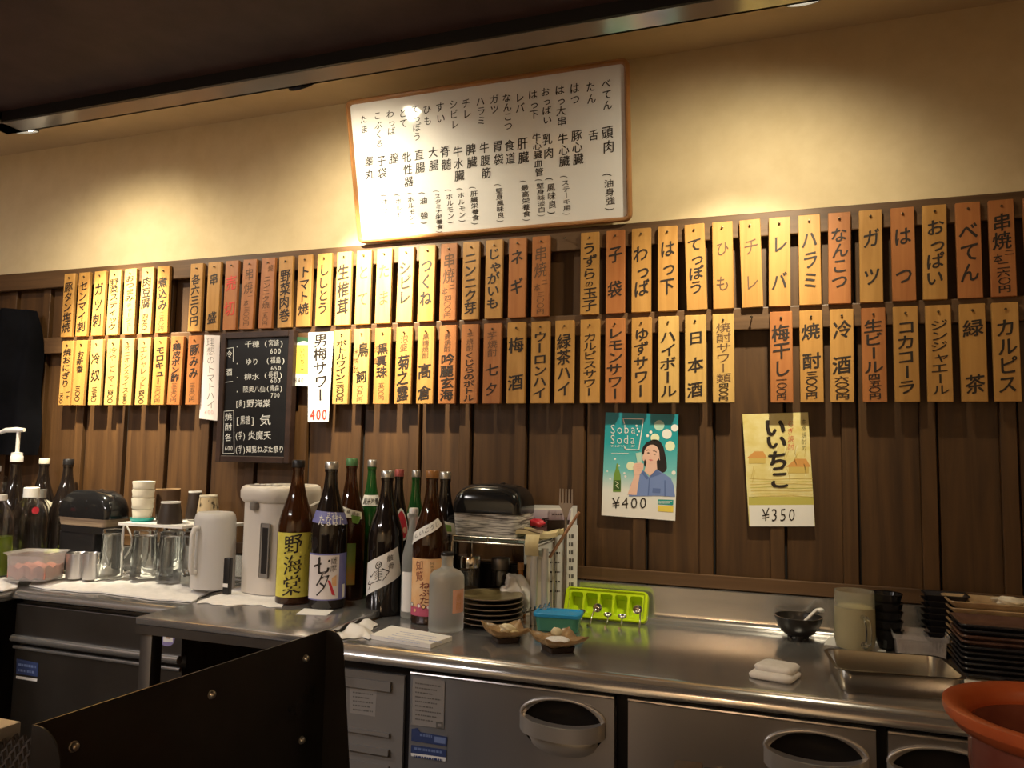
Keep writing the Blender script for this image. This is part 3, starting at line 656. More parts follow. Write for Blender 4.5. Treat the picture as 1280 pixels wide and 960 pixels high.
hrow('(芋)', 255, 325, 692, 52); hrow('炎魔天', 335, 475, 692, 56, .01); hrow('(芋)', 255, 325, 775, 52); hrow('知覧ねぷた祭り', 325, 552, 775, 46, .01)
for y in (160, 262, 345, 430): hrow('・', 262, 280, y, 40, .03)
for s, a, b in (('冷', 180, 230), ('酒', 285, 340)): column(g, s, 220, -a, -b, 42, bpx, 0, 0, .05)
for i, s in enumerate('焼酎各'): column(g, s, 218, -(555 + 62 * i), -(605 + 62 * i), 44, bpx, 0, 0, .05)
hrow('600', 195, 245, 768, 40)
def line(x0, y0, x1, y1, w=3):
    dx, dy = x1 - x0, y1 - y0; l = math.hypot(dx, dy); nx, ny = -dy / l * w / 2, dx / l * w / 2
    g.face([bpx(x0 + nx, -(y0 + ny)), bpx(x1 + nx, -(y1 + ny)), bpx(x1 - nx, -(y1 - ny)), bpx(x0 - nx, -(y0 - ny))])
for q in ((198, 172, 250, 165), (198, 172, 194, 375), (194, 375, 245, 368), (248, 168, 247, 250), (192, 548, 250, 543), (192, 548, 186, 802), (186, 802, 252, 800), (250, 543, 253, 800)): line(*q)
g.build('chalk_lettering', 'chalk', t, 0)

# ---------------------------------------------------------------- papers and posters pinned to the boards
def paper(name, corners, y, m, label, cat, parts, th=.0012):
    """a sheet whose four corners show at the given pixels, hanging at depth y; parts: list of (name, mats, painter)"""
    c = [on_y(a, b, y) for a, b in corners]; o0 = (c[0] + c[1]) / 2
    g = G(); g.prism([(p.x, p.z) for p in c], lambda u, v, d: Vector((u, y + d, v)) - o0, 0, th)
    o = g.build(name, m, None, 0); o.location = o0; tag(o, label, cat)
    for nm, ms, fn in parts:
        g = G(); fn(g, lambda k: (lambda u, v: on_y(u, -v, y - .0003 * (k + 1)) - o0)); g.build(nm, ms, o, 0)
    return o
def zpx(f, s, ox, oy): return lambda u, v: f(ox + u / s, v / s - oy)
M['pink_paper'] = mat('pink_paper', (.74, .66, .63), .6); M['pink_ink'] = mat('pink_ink', (.62, .42, .42), .6)
def p_(g, L):
    f = zpx(L(0), 4.8, 240, 400)
    column(g, '理想のトマトハイ', 112, -105, -535, 52, f, 0, -.015, .12); row(g, '400', 72, 130, -552, 40, f, 1)
paper('menu_strip', [(255.6, 418.7), (275, 419.4), (272, 526), (249, 523)], -.041, 'pink_paper', 'pale pink paper strip with a tomato drink hanging left of the blackboard', 'paper strip', [('lettering', ['ink', 'pink_ink'], p_)])
def p_(g, L):
    f = zpx(L(0), 4.8, 240, 400)
    column(g, '男梅サワー', 772, -80, -490, 84, f, 0, .03, .16, asp=1.0); column(g, 'おとこうめ', 836, -100, -315, 26, f, 2, -.01, .1); row(g, '400', 705, 812, -565, 88, f, 1, .03, .1)
paper('menu_strip', [(385.4, 415.6), (417, 414.6), (410.5, 527), (384.8, 527.5)], -.0515, 'paper', 'white paper strip with bold brushed drink name and red 400', 'paper strip', [('lettering', ['ink', 'red_ink', 'faded_ink'], p_)])
M['yellow'] = mat('yellow', (.78, .60, .10), .45); M['dark_green'] = mat('dark_green', (.03, .09, .04), .5)
def p_(g, L):
    f = zpx(L(0), 4.8, 240, 400)
    poly(g, [(615, 150), (727, 150), (718, 325), (613, 320)], f, 0); poly(g, [(618, 100), (728, 108), (727, 150), (700, 132), (670, 126), (640, 132), (617, 148)], f, 1)
    f = zpx(L(1), 4.8, 240, 400); column(g, 'いいちこ', 662, -165, -300, 30, f, 2, .0, .12); row(g, '340', 612, 672, -360, 44, f, 2, -.01, .15); dashes(g, 640, 705, 131, 5, f, 3)
paper('menu_card', [(368, 421), (391.8, 423), (388, 483), (366, 482)], -.049, 'paper', 'small yellow card priced 340 between the blackboard and white strip', 'card', [('print', ['yellow', 'dark_green', 'ink', 'paper'], p_)])

# the teal poster
M['poster_teal'] = None
def grad_mat(name, stops, axis='Z', lo=0, hi=1):
    m = mat(name, (1, 1, 1), .35); N, L, b = nodes(m)
    tc = N.new('ShaderNodeTexCoord'); sp = N.new('ShaderNodeSeparateXYZ'); L.new(tc.outputs['Object'], sp.inputs[0])
    mr = N.new('ShaderNodeMapRange'); mr.inputs['From Min'].default_value = lo; mr.inputs['From Max'].default_value = hi; L.new(sp.outputs[axis], mr.inputs[0])
    r = N.new('ShaderNodeValToRGB')
    while len(r.color_ramp.elements) < len(stops): r.color_ramp.elements.new(.5)
    for e, (p, c) in zip(r.color_ramp.elements, stops): e.position = p; e.color = (*c, 1)
    L.new(mr.outputs[0], r.inputs[0]); L.new(r.outputs[0], b.inputs['Base Color']); return m
M['poster_teal'] = grad_mat('poster_teal', [(0.0, (.78, .74, .70)), (.22, (.74, .74, .70)), (.42, (.16, .50, .52)), (.7, (.01, .32, .36)), (1, (.01, .25, .32))], 'Z', -.265, 0)
for nm, c in dict(skin=(.78, .50, .40), hair=(.016, .011, .012), denim=(.17, .25, .52), denim_dark=(.10, .16, .38), glow=(.75, .80, .55), glow2=(.45, .66, .55), lip=(.62, .20, .19), leaf=(.16, .30, .05), leaf_dark=(.04, .10, .02), blush=(.74, .40, .33)).items(): M[nm] = mat(nm, c, .4)
def ell(cx_, cy_, a, b, n=20, rot=0.0): return [(cx_ + a * math.cos(2 * math.pi * k / n) * math.cos(rot) - b * math.sin(2 * math.pi * k / n) * math.sin(rot), cy_ + a * math.cos(2 * math.pi * k / n) * math.sin(rot) + b * math.sin(2 * math.pi * k / n) * math.cos(rot)) for k in range(n)]
def stroke(g, pts, w, f, mi):
    for (x0, y0), (x1, y1) in zip(pts, pts[1:]):
        dx, dy = x1 - x0, y1 - y0; l = math.hypot(dx, dy) or 1; nx, ny = -dy / l * w / 2, dx / l * w / 2; ex, ey = dx / l * w / 2, dy / l * w / 2
        poly(g, [(x0 + nx - ex, y0 + ny - ey), (x1 + nx + ex, y1 + ny + ey), (x1 - nx + ex, y1 - ny + ey), (x0 - nx - ex, y0 - ny - ey)], f, mi)
def p_art(g, L):
    f0, f1, f2, f3, f4 = [zpx(L(k), 6.19, 740, 505) for k in range(5)]
    for x, y, r, m in ((580, 232, 38, 5), (640, 185, 28, 5), (604, 325, 38, 6), (488, 262, 34, 6), (520, 165, 40, 7), (632, 532, 16, 5), (430, 245, 11, 5), (455, 218, 12, 5), (345, 168, 8, 5), (300, 480, 34, 6), (250, 535, 8, 5), (258, 560, 9, 5), (140, 580, 8, 5), (178, 425, 8, 5), (210, 478, 7, 5), (118, 520, 7, 5)): poly(g, ell(x, y, r, r), f0, m)
    poly(g, [(470, 275), (500, 275), (530, 292), (552, 330), (566, 390), (578, 450), (580, 500), (565, 525), (520, 540), (470, 520), (420, 500), (402, 470), (405, 400), (385, 380), (392, 335), (420, 298)], f0, 1)
    poly(g, [(425, 440), (500, 440), (505, 520), (450, 560), (405, 520)], f1, 0)
    poly(g, [(285, 715), (292, 640), (330, 560), (395, 515), (440, 565), (500, 505), (560, 540), (610, 575), (632, 630), (643, 718), (520, 710)], f1, 2)
    poly(g, [(398, 515), (440, 572), (425, 585), (385, 535)], f2, 3); poly(g, [(498, 505), (442, 572), (470, 565), (540, 540)], f2, 3)
    poly(g, [(440, 575), (448, 575), (440, 710), (430, 708)], f2, 3); poly(g, [(470, 650), (530, 655), (528, 690), (466, 685)], f2, 3); poly(g, [(560, 590), (568, 590), (572, 714), (560, 714)], f2, 3)
    poly(g, ell(462, 388, 60, 74, 24, .12), f2, 0); poly(g, ell(400, 415, 10, 26, 12), f1, 0)
    poly(g, ell(528, 412, 12, 26, 12), f2, 0)
    poly(g, [(392, 388), (405, 338), (450, 308), (505, 318), (520, 360), (526, 440), (548, 470), (560, 400), (540, 320), (500, 285), (450, 285), (408, 318)], f3, 1)
    poly(g, ell(436, 378, 10, 4, 12, .1), f3, 1); poly(g, ell(484, 388, 11, 4, 12, .1), f3, 1)
    stroke(g, [(422, 360), (436, 354), (448, 358)], 4, f3, 1); stroke(g, [(472, 364), (486, 364), (500, 372)], 4, f3, 1)
    stroke(g, [(455, 385), (448, 412), (458, 416)], 3, f3, 9); poly(g, [(436, 430), (455, 426), (474, 434), (456, 442)], f3, 8)
    poly(g, [(275, 700), (330, 545), (370, 545), (345, 705)], f2, 0)
    poly(g, [(318, 485), (330, 458), (372, 452), (400, 462), (398, 500), (375, 540), (325, 548)], f3, 0)
    for k in range(4): stroke(g, [(342 + 3 * k, 470 + 16 * k), (394 - 3 * k, 462 + 16 * k)], 3, f4, 9)
    poly(g, [(338, 380), (382, 374), (385, 455), (352, 460)], f2, 7)
    poly(g, [(190, 460), (202, 460), (206, 500), (220, 545), (224, 600), (222, 680), (162, 680), (164, 600), (170, 545), (184, 500)], f1, 10); poly(g, [(168, 590), (222, 590), (220, 668), (165, 668)], f2, 11)
    stroke(g, [(182, 600), (205, 615), (184, 630), (205, 650)], 5, f3, 6)
    poly(g, [(512, 738), (630, 742), (628, 782), (508, 776)], f1, 12); poly(g, [(510, 785), (630, 790), (628, 838), (508, 830)], f1, 13)
    dashes(g, 516, 620, 752, 5, f2, 5); dashes(g, 516, 600, 764, 5, f2, 5)
def p_txt(g, L):
    f = zpx(L(2), 6.19, 740, 505)
    row(g, 'Soba', 135, 345, -190, 100, f, 0, -.012, -.07); row(g, 'Soda', 135, 340, -270, 100, f, 0, -.012, -.07)
    stroke(g, [(250, 150), (240, 112), (398, 116), (362, 356), (256, 350), (254, 332)], 7, f, 0)
    for x, y in ((352, 190), (365, 212), (352, 240)): poly(g, ell(x, y, 7, 7, 10), f, 0)
    row(g, 'そばソーダ', 135, 335, -325, 18, f, 0, 0); dashes(g, 150, 285, 379, 5, f, 0)
    row(g, '¥400', 150, 430, -762, 120, f, 1, -.005, .14)
paper('drink_poster', [(757, 515.5), (848, 518), (844, 651), (751.8, 644)], -.0185, 'poster_teal', 'teal poster of a dark-haired woman in a denim shirt raising a glass', 'poster',
      [('picture', ['skin', 'hair', 'denim', 'denim_dark', 'ink', 'paper', 'glow', 'glow2', 'lip', 'blush', 'leaf', 'leaf_dark', 'teal', 'yellow'], p_art), ('lettering', ['paper', 'ink'], p_txt)])
M['poster_yellow'] = noise_col(mat('poster_yellow', (.7, .6, .2), .4), (.66, .53, .16), (.78, .70, .36), (22, 22, 30), 6)
for nm, c in dict(sand=(.60, .44, .12), rust=(.62, .30, .08), pale=(.80, .74, .45), olive=(.50, .45, .10)).items(): M[nm] = mat(nm, c, .45)
def p_art(g, L):
    f0, f1 = [zpx(L(k), 1280 / 310, 730, 500) for k in range(2)]
    poly(g, [(851, 543), (1185, 541), (1191, 652), (857, 652)], f0, 0)
    for x, y, s in ((895, 300, 1.0), (1110, 345, 1.2)):
        poly(g, [(x - 55 * s, y), (x - 15 * s, y - 35 * s), (x + 30 * s, y - 35 * s), (x + 50 * s, y)], f0, 2); poly(g, [(x - 45 * s, y), (x + 42 * s, y), (x + 42 * s, y + 28 * s), (x - 45 * s, y + 28 * s)], f0, 1)
    for k in range(16):
        x = 850 + RND.uniform(0, 310); y = 250 + RND.uniform(0, 180); stroke(g, [(x, y), (x + RND.uniform(-12, 12), y - 25), (x + RND.uniform(-18, 18), y - 60)], 3, f0, 3 if k % 2 else 1)
    for k in range(7):
        y = 405 + k * 16; stroke(g, [(855 + k * 2, y), (960, y + RND.uniform(-8, 8)), (1080, y + RND.uniform(-8, 8)), (1178, y)], 3, f0, 4 if k % 2 else 1)
    poly(g, [(850, 500), (1183, 500), (1185, 541), (851, 543)], f0, 4)
def p_txt(g, L):
    f = zpx(L(2), 1280 / 310, 730, 500)
    for ch, y, h in (('い', 140, 110), ('い', 215, 82), ('ち', 312, 112), ('こ', 410, 100)): put(g, ch, 985 + (y - 140) * .09, -y, 118, h, f, 0, .055, .05)
    column(g, 'むぎ焼酎', 1067, -100, -262, 34, f, 1, -.01); column(g, '本格焼酎の', 1135, -95, -265, 28, f, 0, -.012)
    row(g, '¥350', 915, 1095, -590, 92, f, 0, -.005, .14)
paper('drink_poster', [(928, 517.7), (1010, 515.4), (1018.8, 657.8), (936.4, 657.5)], -.0185, 'poster_yellow', 'yellow poster with large brushed characters, priced 350, tacked to the boards', 'poster',
      [('picture', ['paper', 'sand', 'rust', 'pale', 'olive'], p_art), ('lettering', ['ink', 'red_ink'], p_txt)])

# dark garment on the wall at the far left
t = None
g = G(); p0 = on_y(12, 470, -.09)
def gar(u, v):
    a = -1.9 + 3.8 * u; w = .085 + .045 * min(1, v * 2.5) + .012 * math.sin(v * 9); x = w * math.sin(a * .82); y = -.075 * math.cos(a * .82) - .012 * math.sin(5 * a + 3 * v)
    return Vector((x, y, .24 - .52 * v))
g.grid(28, 14, gar)
g.face([gar(i / 28, 0) for i in range(29)])
M['navy'] = noise_col(mat('navy', (.003, .003, .004), 1.0, spec=.1), (.0022, .0022, .003), (.005, .005, .007), (12, 12, 12), 4, bump=.3)
o = g.build('hanging_jacket', 'navy', None, 60); o.location = (p0.x - .03, -.045, p0.z); tag(o, 'dark navy jacket hanging on the wall boards at the left edge', 'jacket')

# ---------------------------------------------------------------- bottles
ISSHO = [(0, .90), (.004, .97), (.015, 1.0), (.50, 1.0), (.54, .985), (.58, .93), (.62, .845), (.66, .745), (.70, .64), (.74, .545), (.78, .465), (.82, .40), (.86, .355), (.90, .33), (.925, .325), (.927, .36), (.945, .36), (.947, .33)]
SLIM = [(0, .88), (.006, .98), (.015, 1.0), (.50, 1.0), (.56, .96), (.62, .84), (.68, .68), (.74, .55), (.80, .46), (.86, .41), (.92, .39), (.925, .44), (.945, .44), (.947, .40)]
ROUND = [(0, .90), (.01, .98), (.025, 1.0), (.63, 1.0), (.68, .99), (.72, .93), (.75, .80), (.77, .62), (.785, .46), (.80, .37), (.83, .33), (.93, .33), (.932, .37), (.955, .37), (.956, .33)]
def prof_r(prof, h, R):
    zs = [z * h for z, r in prof]; rs = [r * R for z, r in prof]
    return lambda z: float(np.interp(z, zs, rs))
def wrapfn(rf, th, eps):
    return lambda u, z: Vector(((rf(z) + eps) * math.cos(th + u / max(rf(z), .004)), (rf(z) + eps) * math.sin(th + u / max(rf(z), .004)), z))
def wrapfn_R(rf, R, th, eps):              # constant angle per metre, for flat rectangles on the cylinder
    return lambda u, z: Vector(((rf(z) + eps) * math.cos(th + u / R), (rf(z) + eps) * math.sin(th + u / R), z))
def patch(g, quad, fn, mi=0, nu=14, nv=8):  # quad: TL TR BR BL in (u, z)
    def q(s, t):
        a = [quad[0][i] + (quad[1][i] - quad[0][i]) * s for i in (0, 1)]; b = [quad[3][i] + (quad[2][i] - quad[3][i]) * s for i in (0, 1)]
        return fn(a[0] + (b[0] - a[0]) * t, a[1] + (b[1] - a[1]) * t)
    g.grid(nu, nv, q, mi)
def bottle(kind, label, p, h, R, prof, glass, cap, group=None, inner=None):
    t = thing(kind, label, 'bottle', (p.x, p.y, p.z), 0, group)
    G().lathe([(0, .006 * h)] + [(r * R, z * h) for z, r in prof] + [(0, prof[-1][0] * h)], 36).build('glass_body', glass, t, 45)
    zc = prof[-1][0] * h; rc = prof[-1][1] * R * 1.12
    if cap: G().lathe([(0, zc + .0005), (rc, zc + .0005), (rc * 1.02, zc + .004), (rc, h - .003), (rc * .9, h), (0, h)], 24).build('cap', cap, t, 45)
    return t, prof_r(prof, h, R), facing(p)
M['label_yellow'] = noise_col(mat('label_yellow', (.68, .60, .08), .5), (.62, .54, .07), (.72, .65, .12), (40, 40, 40), 3)
M['label_purple'] = mat('label_purple', (.17, .17, .40), .45); M['label_pale'] = mat('label_pale', (.70, .64, .62), .5)
M['label_orange'] = noise_col(mat('label_orange', (.75, .42, .20), .5), (.72, .38, .16), (.78, .52, .28), (30, 30, 22), 3)
M['label_magenta'] = mat('label_magenta', (.50, .09, .16), .5); M['label_red'] = mat('label_red', (.55, .03, .05), .4); M['label_peach'] = mat('label_peach', (.74, .40, .28), .5)
M['label_green'] = grad_mat('label_green', [(0, (.42, .45, .10)), (.3, (.62, .30, .06)), (.6, (.30, .36, .06)), (1, (.14, .24, .05))], 'Z', .02, .16)
GB = 'tall sake bottles on the counter'

# 1 yellow label
p = base_at(366, 757, TT, .049); h = height_to(p, 575); R = pix_r(p, 22)
t, rf, th = bottle('sake_bottle', 'tall brown bottle with bright yellow label, left front of the bottle row', p, h, R, ISSHO, 'brown_glass', 'black', GB)
fn = wrapfn_R(rf, R, th, .0008); fn2 = wrapfn_R(rf, R, th, .0014); g = G(); z0, z1 = .052 * h, .495 * h
patch(g, [(-R * 1.25, z1), (R * 1.32, z1), (R * 1.32, z0), (-R * 1.25, z0)], fn, 0, 20, 2)
for i, ch in enumerate('野海棠'): put(g, ch, -R * .12, z1 - (i + .53) * (z1 - z0) / 3.1, R * 1.05, (z1 - z0) / 3.1, fn2, 1, .012, .16)
column(g, '麦焼酎', R * .88, z1 - .008, z1 - .045, R * .24, fn2, 1, -.01); column(g, 'のかいどう', R * .58, z1 - .055, z1 - .09, R * .13, fn2, 1, -.015)
g.build('label', ['label_yellow', 'ink'], t, 40)
# 2 purple label
p = base_at(408, 763, TT, .05); h = height_to(p, 577); R = pix_r(p, 23)
t, rf, th = bottle('sake_bottle', 'tall dark bottle with purple shoulder band and pale tanabata label', p, h, R, ISSHO, 'dark_glass', 'cap_silver', GB)
fn = wrapfn_R(rf, R, th, .0008); fn2 = wrapfn_R(rf, R, th, .0014); fn3 = wrapfn_R(rf, R, th, .0018); g = G(); z0, z1 = .062 * h, .375 * h
patch(g, [(-R * 1.3, z1), (R * 1.25, z1), (R * 1.25, z0), (-R * 1.3, z0)], fn, 0, 20, 2)
patch(g, [(-R * 1.22, z1 - .004), (R * .60, z1 - .004), (R * .60, z0 + .003), (-R * 1.22, z0 + .003)], fn2, 1, 14, 2)
zc = (z0 + z1) / 2; hh = z1 - z0
put(g, '七', -R * .35, z1 - hh * .25, R * .95, hh * .42, fn3, 2, .035, .2); put(g, '夕', -R * .25, z0 + hh * .36, R * .85, hh * .5, fn3, 2, .012, .2)
column(g, '薩摩', R * .30, z1 - .008, z1 - .045, R * .36, fn3, 2, -.005)
patch(g, [(R * .0, z0 + hh * .44), (R * .14, z0 + hh * .42), (R * .42, z0 + hh * .1), (R * .25, z0 + hh * .12)], fn3, 3, 4, 3); patch(g, [(R * .2, z0 + hh * .48), (R * .5, z0 + hh * .55), (R * .5, z0 + hh * .3), (R * .26, z0 + hh * .3)], fn2, 4, 4, 3)
patch(g, [(R * .86, z0 + hh * .32), (R * 1.08, z0 + hh * .32), (R * 1.08, z0 + .004), (R * .86, z0 + .004)], fn2, 5, 3, 2)
g.build('label', ['label_purple', 'label_pale', 'ink', 'label_red', 'label_orange', 'paper'], t, 40)
g = G(); fn = wrapfn_R(rf, R * .8, th, .0008); fn2 = wrapfn_R(rf, R * .8, th, .0014)
patch(g, [(-R * 1.1, .665 * h), (R * 1.2, .645 * h), (R * 1.25, .565 * h), (-R * 1.15, .585 * h)], fn, 0, 18, 5)
row(g, 'たなばた', -R * .55, R * .75, .60 * h, .030, fn2, 1, .01, -.12); row(g, 'さつま', -R * .15, R * .4, .638 * h, .016, fn2, 1, .0, -.12)
g.build('shoulder_label', ['label_purple', 'paper'], t, 40)
# 3 green-capped, behind
p = base_at(434, 752, TT, .05); h = height_to(p, 573); R = .043
t, rf, th = bottle('sake_bottle', 'tall dark bottle with green cap, pale crest band and narrow green label', p, h, R, ISSHO, 'brown_glass', 'cap_green', GB)
fn = wrapfn_R(rf, R * .8, th, .0008); fn2 = wrapfn_R(rf, R * .8, th, .0014); g = G()
patch(g, [(-R * 1.2, .68 * h), (R * .75, .615 * h), (R * .72, .565 * h), (-R * 1.2, .60 * h)], fn, 0, 16, 5); patch(g, [(R * .05, .60 * h), (R * .62, .585 * h), (R * .42, .535 * h), (R * .12, .545 * h)], fn2, 1, 6, 5)
dz = [(-.4, .63), (-.1, .62), (.2, .61), (.45, .60)]
for (u, z), ch in zip(dz, '本格焼酎'): put(g, ch, u * R, z * h, .010, .010, fn2, 2)
g.build('shoulder_label', ['cream', 'leaf', 'ink'], t, 40)
g = G(); fn = wrapfn_R(rf, R, th, .0008); patch(g, [(-.1 * R, .40 * h), (.42 * R, .40 * h), (.42 * R, .11 * h), (-.1 * R, .11 * h)], fn, 0, 8, 2); g.build('label', ['label_green'], t, 40)
# 4 green glass behind
q = on_y(467, 575, -.112); p = Vector((q.x - .004, q.y, TT + .0007)); h = q.z - TT; R = .036
t, rf, th = bottle('sake_bottle', 'tall green bottle with silver cap and white shoulder label, left of the two green ones', p, h, R, ISSHO, 'green_glass', 'cap_silver', GB)
fn = wrapfn_R(rf, R * .75, th, .0008); fn2 = wrapfn_R(rf, R * .75, th, .0014); g = G()
patch(g, [(-R * 1.0, .735 * h), (R * 1.0, .735 * h), (R * 1.0, .655 * h), (-R * 1.0, .655 * h)], fn, 0, 16, 6); row(g, '純米吟醸', -R * .7, R * .7, .69 * h, .02, fn2, 1, .01)
g.build('shoulder_label', ['paper', 'ink'], t, 40)
# 5 skeleton label
p = base_at(479, 772, CT, .05); h = height_to(p, 588); R = .0465
t, rf, th = bottle('sake_bottle', 'tall black bottle with slanted white label showing a skeleton sketch', p, h, R, ISSHO, 'dark_glass', 'cap_silver', GB)
fn = wrapfn_R(rf, R, th, .0008); fn2 = wrapfn_R(rf, R, th, .0014); g = G()
Q = [(-R * 1.2, .355 * h), (R * .72, .475 * h), (R * 1.1, .28 * h), (-R * 1.3, .125 * h)]
patch(g, Q, fn, 0, 18, 8)
def sk(s, t_): return fn2(*[((Q[0][i] * (1 - s) + Q[1][i] * s) * (1 - t_) + (Q[3][i] * (1 - s) + Q[2][i] * s) * t_) for i in (0, 1)])
def sline(pts, w=.012):
    for (a, b), (c, d) in zip(pts, pts[1:]):
        l = math.hypot(c - a, d - b); nx, ny = -(d - b) / l * w, (c - a) / l * w; n = max(1, int(l / .06))
        for k in range(n):
            x0, y0 = a + (c - a) * k / n, b + (d - b) * k / n; x1, y1 = a + (c - a) * (k + 1) / n, b + (d - b) * (k + 1) / n
            g.face([sk(x0 + nx, y0 + ny), sk(x1 + nx, y1 + ny), sk(x1 - nx, y1 - ny), sk(x0 - nx, y0 - ny)], 1)
sline(ell(.43, .26, .075, .10, 14)[:] + [ell(.43, .26, .075, .10, 14)[0]]); g.face([sk(x, y) for x, y in ell(.405, .25, .02, .03, 8)], 1); g.face([sk(x, y) for x, y in ell(.46, .25, .02, .03, 8)], 1); sline([(.41, .32), (.46, .32)], .008)
sline([(.43, .37), (.42, .72)]); 
for k in range(5): sline([(.33, .44 + .055 * k), (.42, .41 + .055 * k), (.52, .45 + .055 * k)], .008)
sline([(.33, .40), (.22, .52), (.16, .44)]); sline([(.52, .42), (.68, .62), (.52, .80)]); sline([(.36, .74), (.42, .72), (.48, .76)]); sline([(.38, .74), (.22, .72), (.14, .86)]); sline([(.18, .60), (.10, .68), (.2, .74)])
for i, ch in enumerate('骸骨'): 
    s, t_ = .74, .22 + .26 * i
    u, z = [((Q[0][k] * (1 - s) + Q[1][k] * s) * (1 - t_) + (Q[3][k] * (1 - s) + Q[2][k] * s) * t_) for k in (0, 1)]
    put(g, ch, u, z, .017, .017, fn2, 1, 0, .3)
g.build('label', ['paper', 'ink'], t, 40)
# 6 red teardrop
q = on_y(501, 587, -.176); p = Vector((q.x - .004, q.y, CT + .0007)); h = q.z - CT; R = .034
t, rf, th = bottle('sake_bottle', 'tall dark bottle with dull red cap and a red teardrop label', p, h, R, ISSHO, 'dark_glass', 'cap_red', GB)
fn = wrapfn_R(rf, R, th, .0008); fn2 = wrapfn_R(rf, R, th, .0013); g = G()
def drop(s): return [(.012 + s * (.017 * math.cos(a) + .004 * math.sin(a)), .585 * h + s * (.036 * math.sin(a) * (1.15 if math.sin(a) > 0 else .8) - .010 * math.cos(a))) for a in [2 * math.pi * k / 24 for k in range(24)]]
c0 = fn2(.020, .575 * h)
for d, f_, mi in ((drop(1.18), fn, 1), (drop(1.0), fn2, 0)):
    cc = g.b.verts.new(f_(.012, .585 * h)); vv = [g.b.verts.new(f_(u, z)) for u, z in d]
    for k in range(24): g.b.faces.new([cc, vv[k], vv[(k + 1) % 24]]).material_index = mi
fn3 = wrapfn_R(rf, R, th, .0018); g.face([fn3(.020 + .006 * math.cos(k * .63), .565 * h + .008 * math.sin(k * .63)) for k in range(10)], 2)
g.build('label', ['label_red', 'paper', 'label_peach'], t, 40)
# 7 second green
q = on_y(519.5, 588, -.108); p = Vector((q.x + .002, q.y, CT + .0007)); h = q.z - CT
t, rf, th = bottle('sake_bottle', 'tall green bottle with silver cap between the red-capped and orange label bottles', p, h, .033, ISSHO, 'green_glass', 'cap_silver', GB)
fn = wrapfn_R(rf, .04, th, .0008); g = G(); patch(g, [(-.04, .68 * h), (.03, .65 * h), (.03, .585 * h), (-.04, .60 * h)], fn, 0, 12, 5); g.build('shoulder_label', ['paper'], t, 40)
# 8 clear slim
p = base_at(517, 775, CT, .034); h = height_to(p, 635); R = .027; p.x -= .008
t, rf, th = bottle('spirit_bottle', 'short clear frosted bottle with white cap squeezed between tall dark bottles', p, h, R, SLIM, 'frosted', 'white')
fn = wrapfn_R(rf, R, th, .0008); g = G(); patch(g, [(-R * 1.1, .42 * h), (R * .6, .42 * h), (R * .6, .06 * h), (-R * 1.1, .06 * h)], fn, 0, 14, 2); g.build('label', ['paper'], t, 40)
M['maroon'] = mat('maroon', (.20, .035, .02), .5)
# 9 orange label
p = base_at(535.5, 782.5, CT, .05); h = height_to(p, 588); R = pix_r(p, 22.5)
t, rf, th = bottle('sake_bottle', 'tall brown bottle with orange label and white slanted shoulder strip', p, h, R, ISSHO, 'brown_glass', 'frame_wood', GB)
fn = wrapfn_R(rf, R, th, .0008); fn2 = wrapfn_R(rf, R, th, .0014); fn3 = wrapfn_R(rf, R, th, .0019); g = G(); z0, z1 = .055 * h, .425 * h
patch(g, [(-R * 1.3, z1), (R * 1.2, z1), (R * 1.2, z0), (-R * 1.3, z0)], fn, 0, 20, 2); patch(g, [(-R * 1.3, z0 + .022), (R * 1.2, z0 + .020), (R * 1.2, z0), (-R * 1.3, z0)], fn2, 1, 20, 2)
column(g, 'ねぷた', -R * .25, z1 - .055, z0 + .03, R * .62, fn2, 2, .018, .2); column(g, '知覧', -R * .6, z1 - .004, z1 - .055, R * .5, fn2, 2, .0, .2); column(g, '純米酒', R * .12, z1 - .006, z1 - .032, R * .24, fn2, 3, -.01)
for k in range(9):
    u = -R * 1.1 + k * R * .27; zz = z0 + .012 + RND.uniform(0, .016); fq = fn3
    g.face([fq(u + .006 * math.cos(j * .7), zz + .006 * math.sin(j * .7)) for j in range(9)], 3 if k % 3 == 0 else 1)
    g.face([fn3(u + .004 * math.cos(j * .7), zz + .004 * math.sin(j * .7)) * 1.0008 for j in range(9)], 0 if k % 2 else 4)
g.build('label', ['label_orange', 'label_magenta', 'maroon', 'ink', 'paper'], t, 40)
g = G(); fn = wrapfn_R(rf, R * .8, th, .0008); fn2 = wrapfn_R(rf, R * .8, th, .0014)
Q = [(-R * 1.25, .575 * h), (R * .45, .688 * h), (R * .70, .645 * h), (-R * 1.2, .50 * h)]
patch(g, Q, fn, 0, 16, 5)
for i, ch in enumerate('いしいこうじ'): 
    s = .12 + i * .15; put(g, ch, (Q[0][0] * (1 - s) + Q[1][0] * s + Q[3][0] * (1 - s) + Q[2][0] * s) / 2, (Q[0][1] * (1 - s) + Q[1][1] * s + Q[3][1] * (1 - s) + Q[2][1] * s) / 2, .012, .014, fn2, 1, 0, .5)
g.build('shoulder_label', ['paper', 'ink'], t, 40)
# 10 dark behind
q = on_y(558, 590, -.165); p = Vector((q.x - .002, q.y, CT + .0007)); h = q.z - CT
t, rf, th = bottle('sake_bottle', 'tall black bottle with grey cap, rightmost of the bottle row beside the napkin dispenser', p, h, .042, ISSHO, 'dark_glass', 'cap_silver', GB)
fn = wrapfn_R(rf, .04, th, .0008); fn2 = wrapfn_R(rf, .04, th, .0014); g = G(); patch(g, [(-.026, .665 * h), (.034, .63 * h), (.034, .555 * h), (-.026, .575 * h)], fn, 0, 12, 5); patch(g, [(.0, .63 * h), (.02, .62 * h), (.02, .575 * h), (.0, .58 * h)], fn2, 1, 5, 4); g.build('shoulder_label', ['cream', 'leaf'], t, 40)
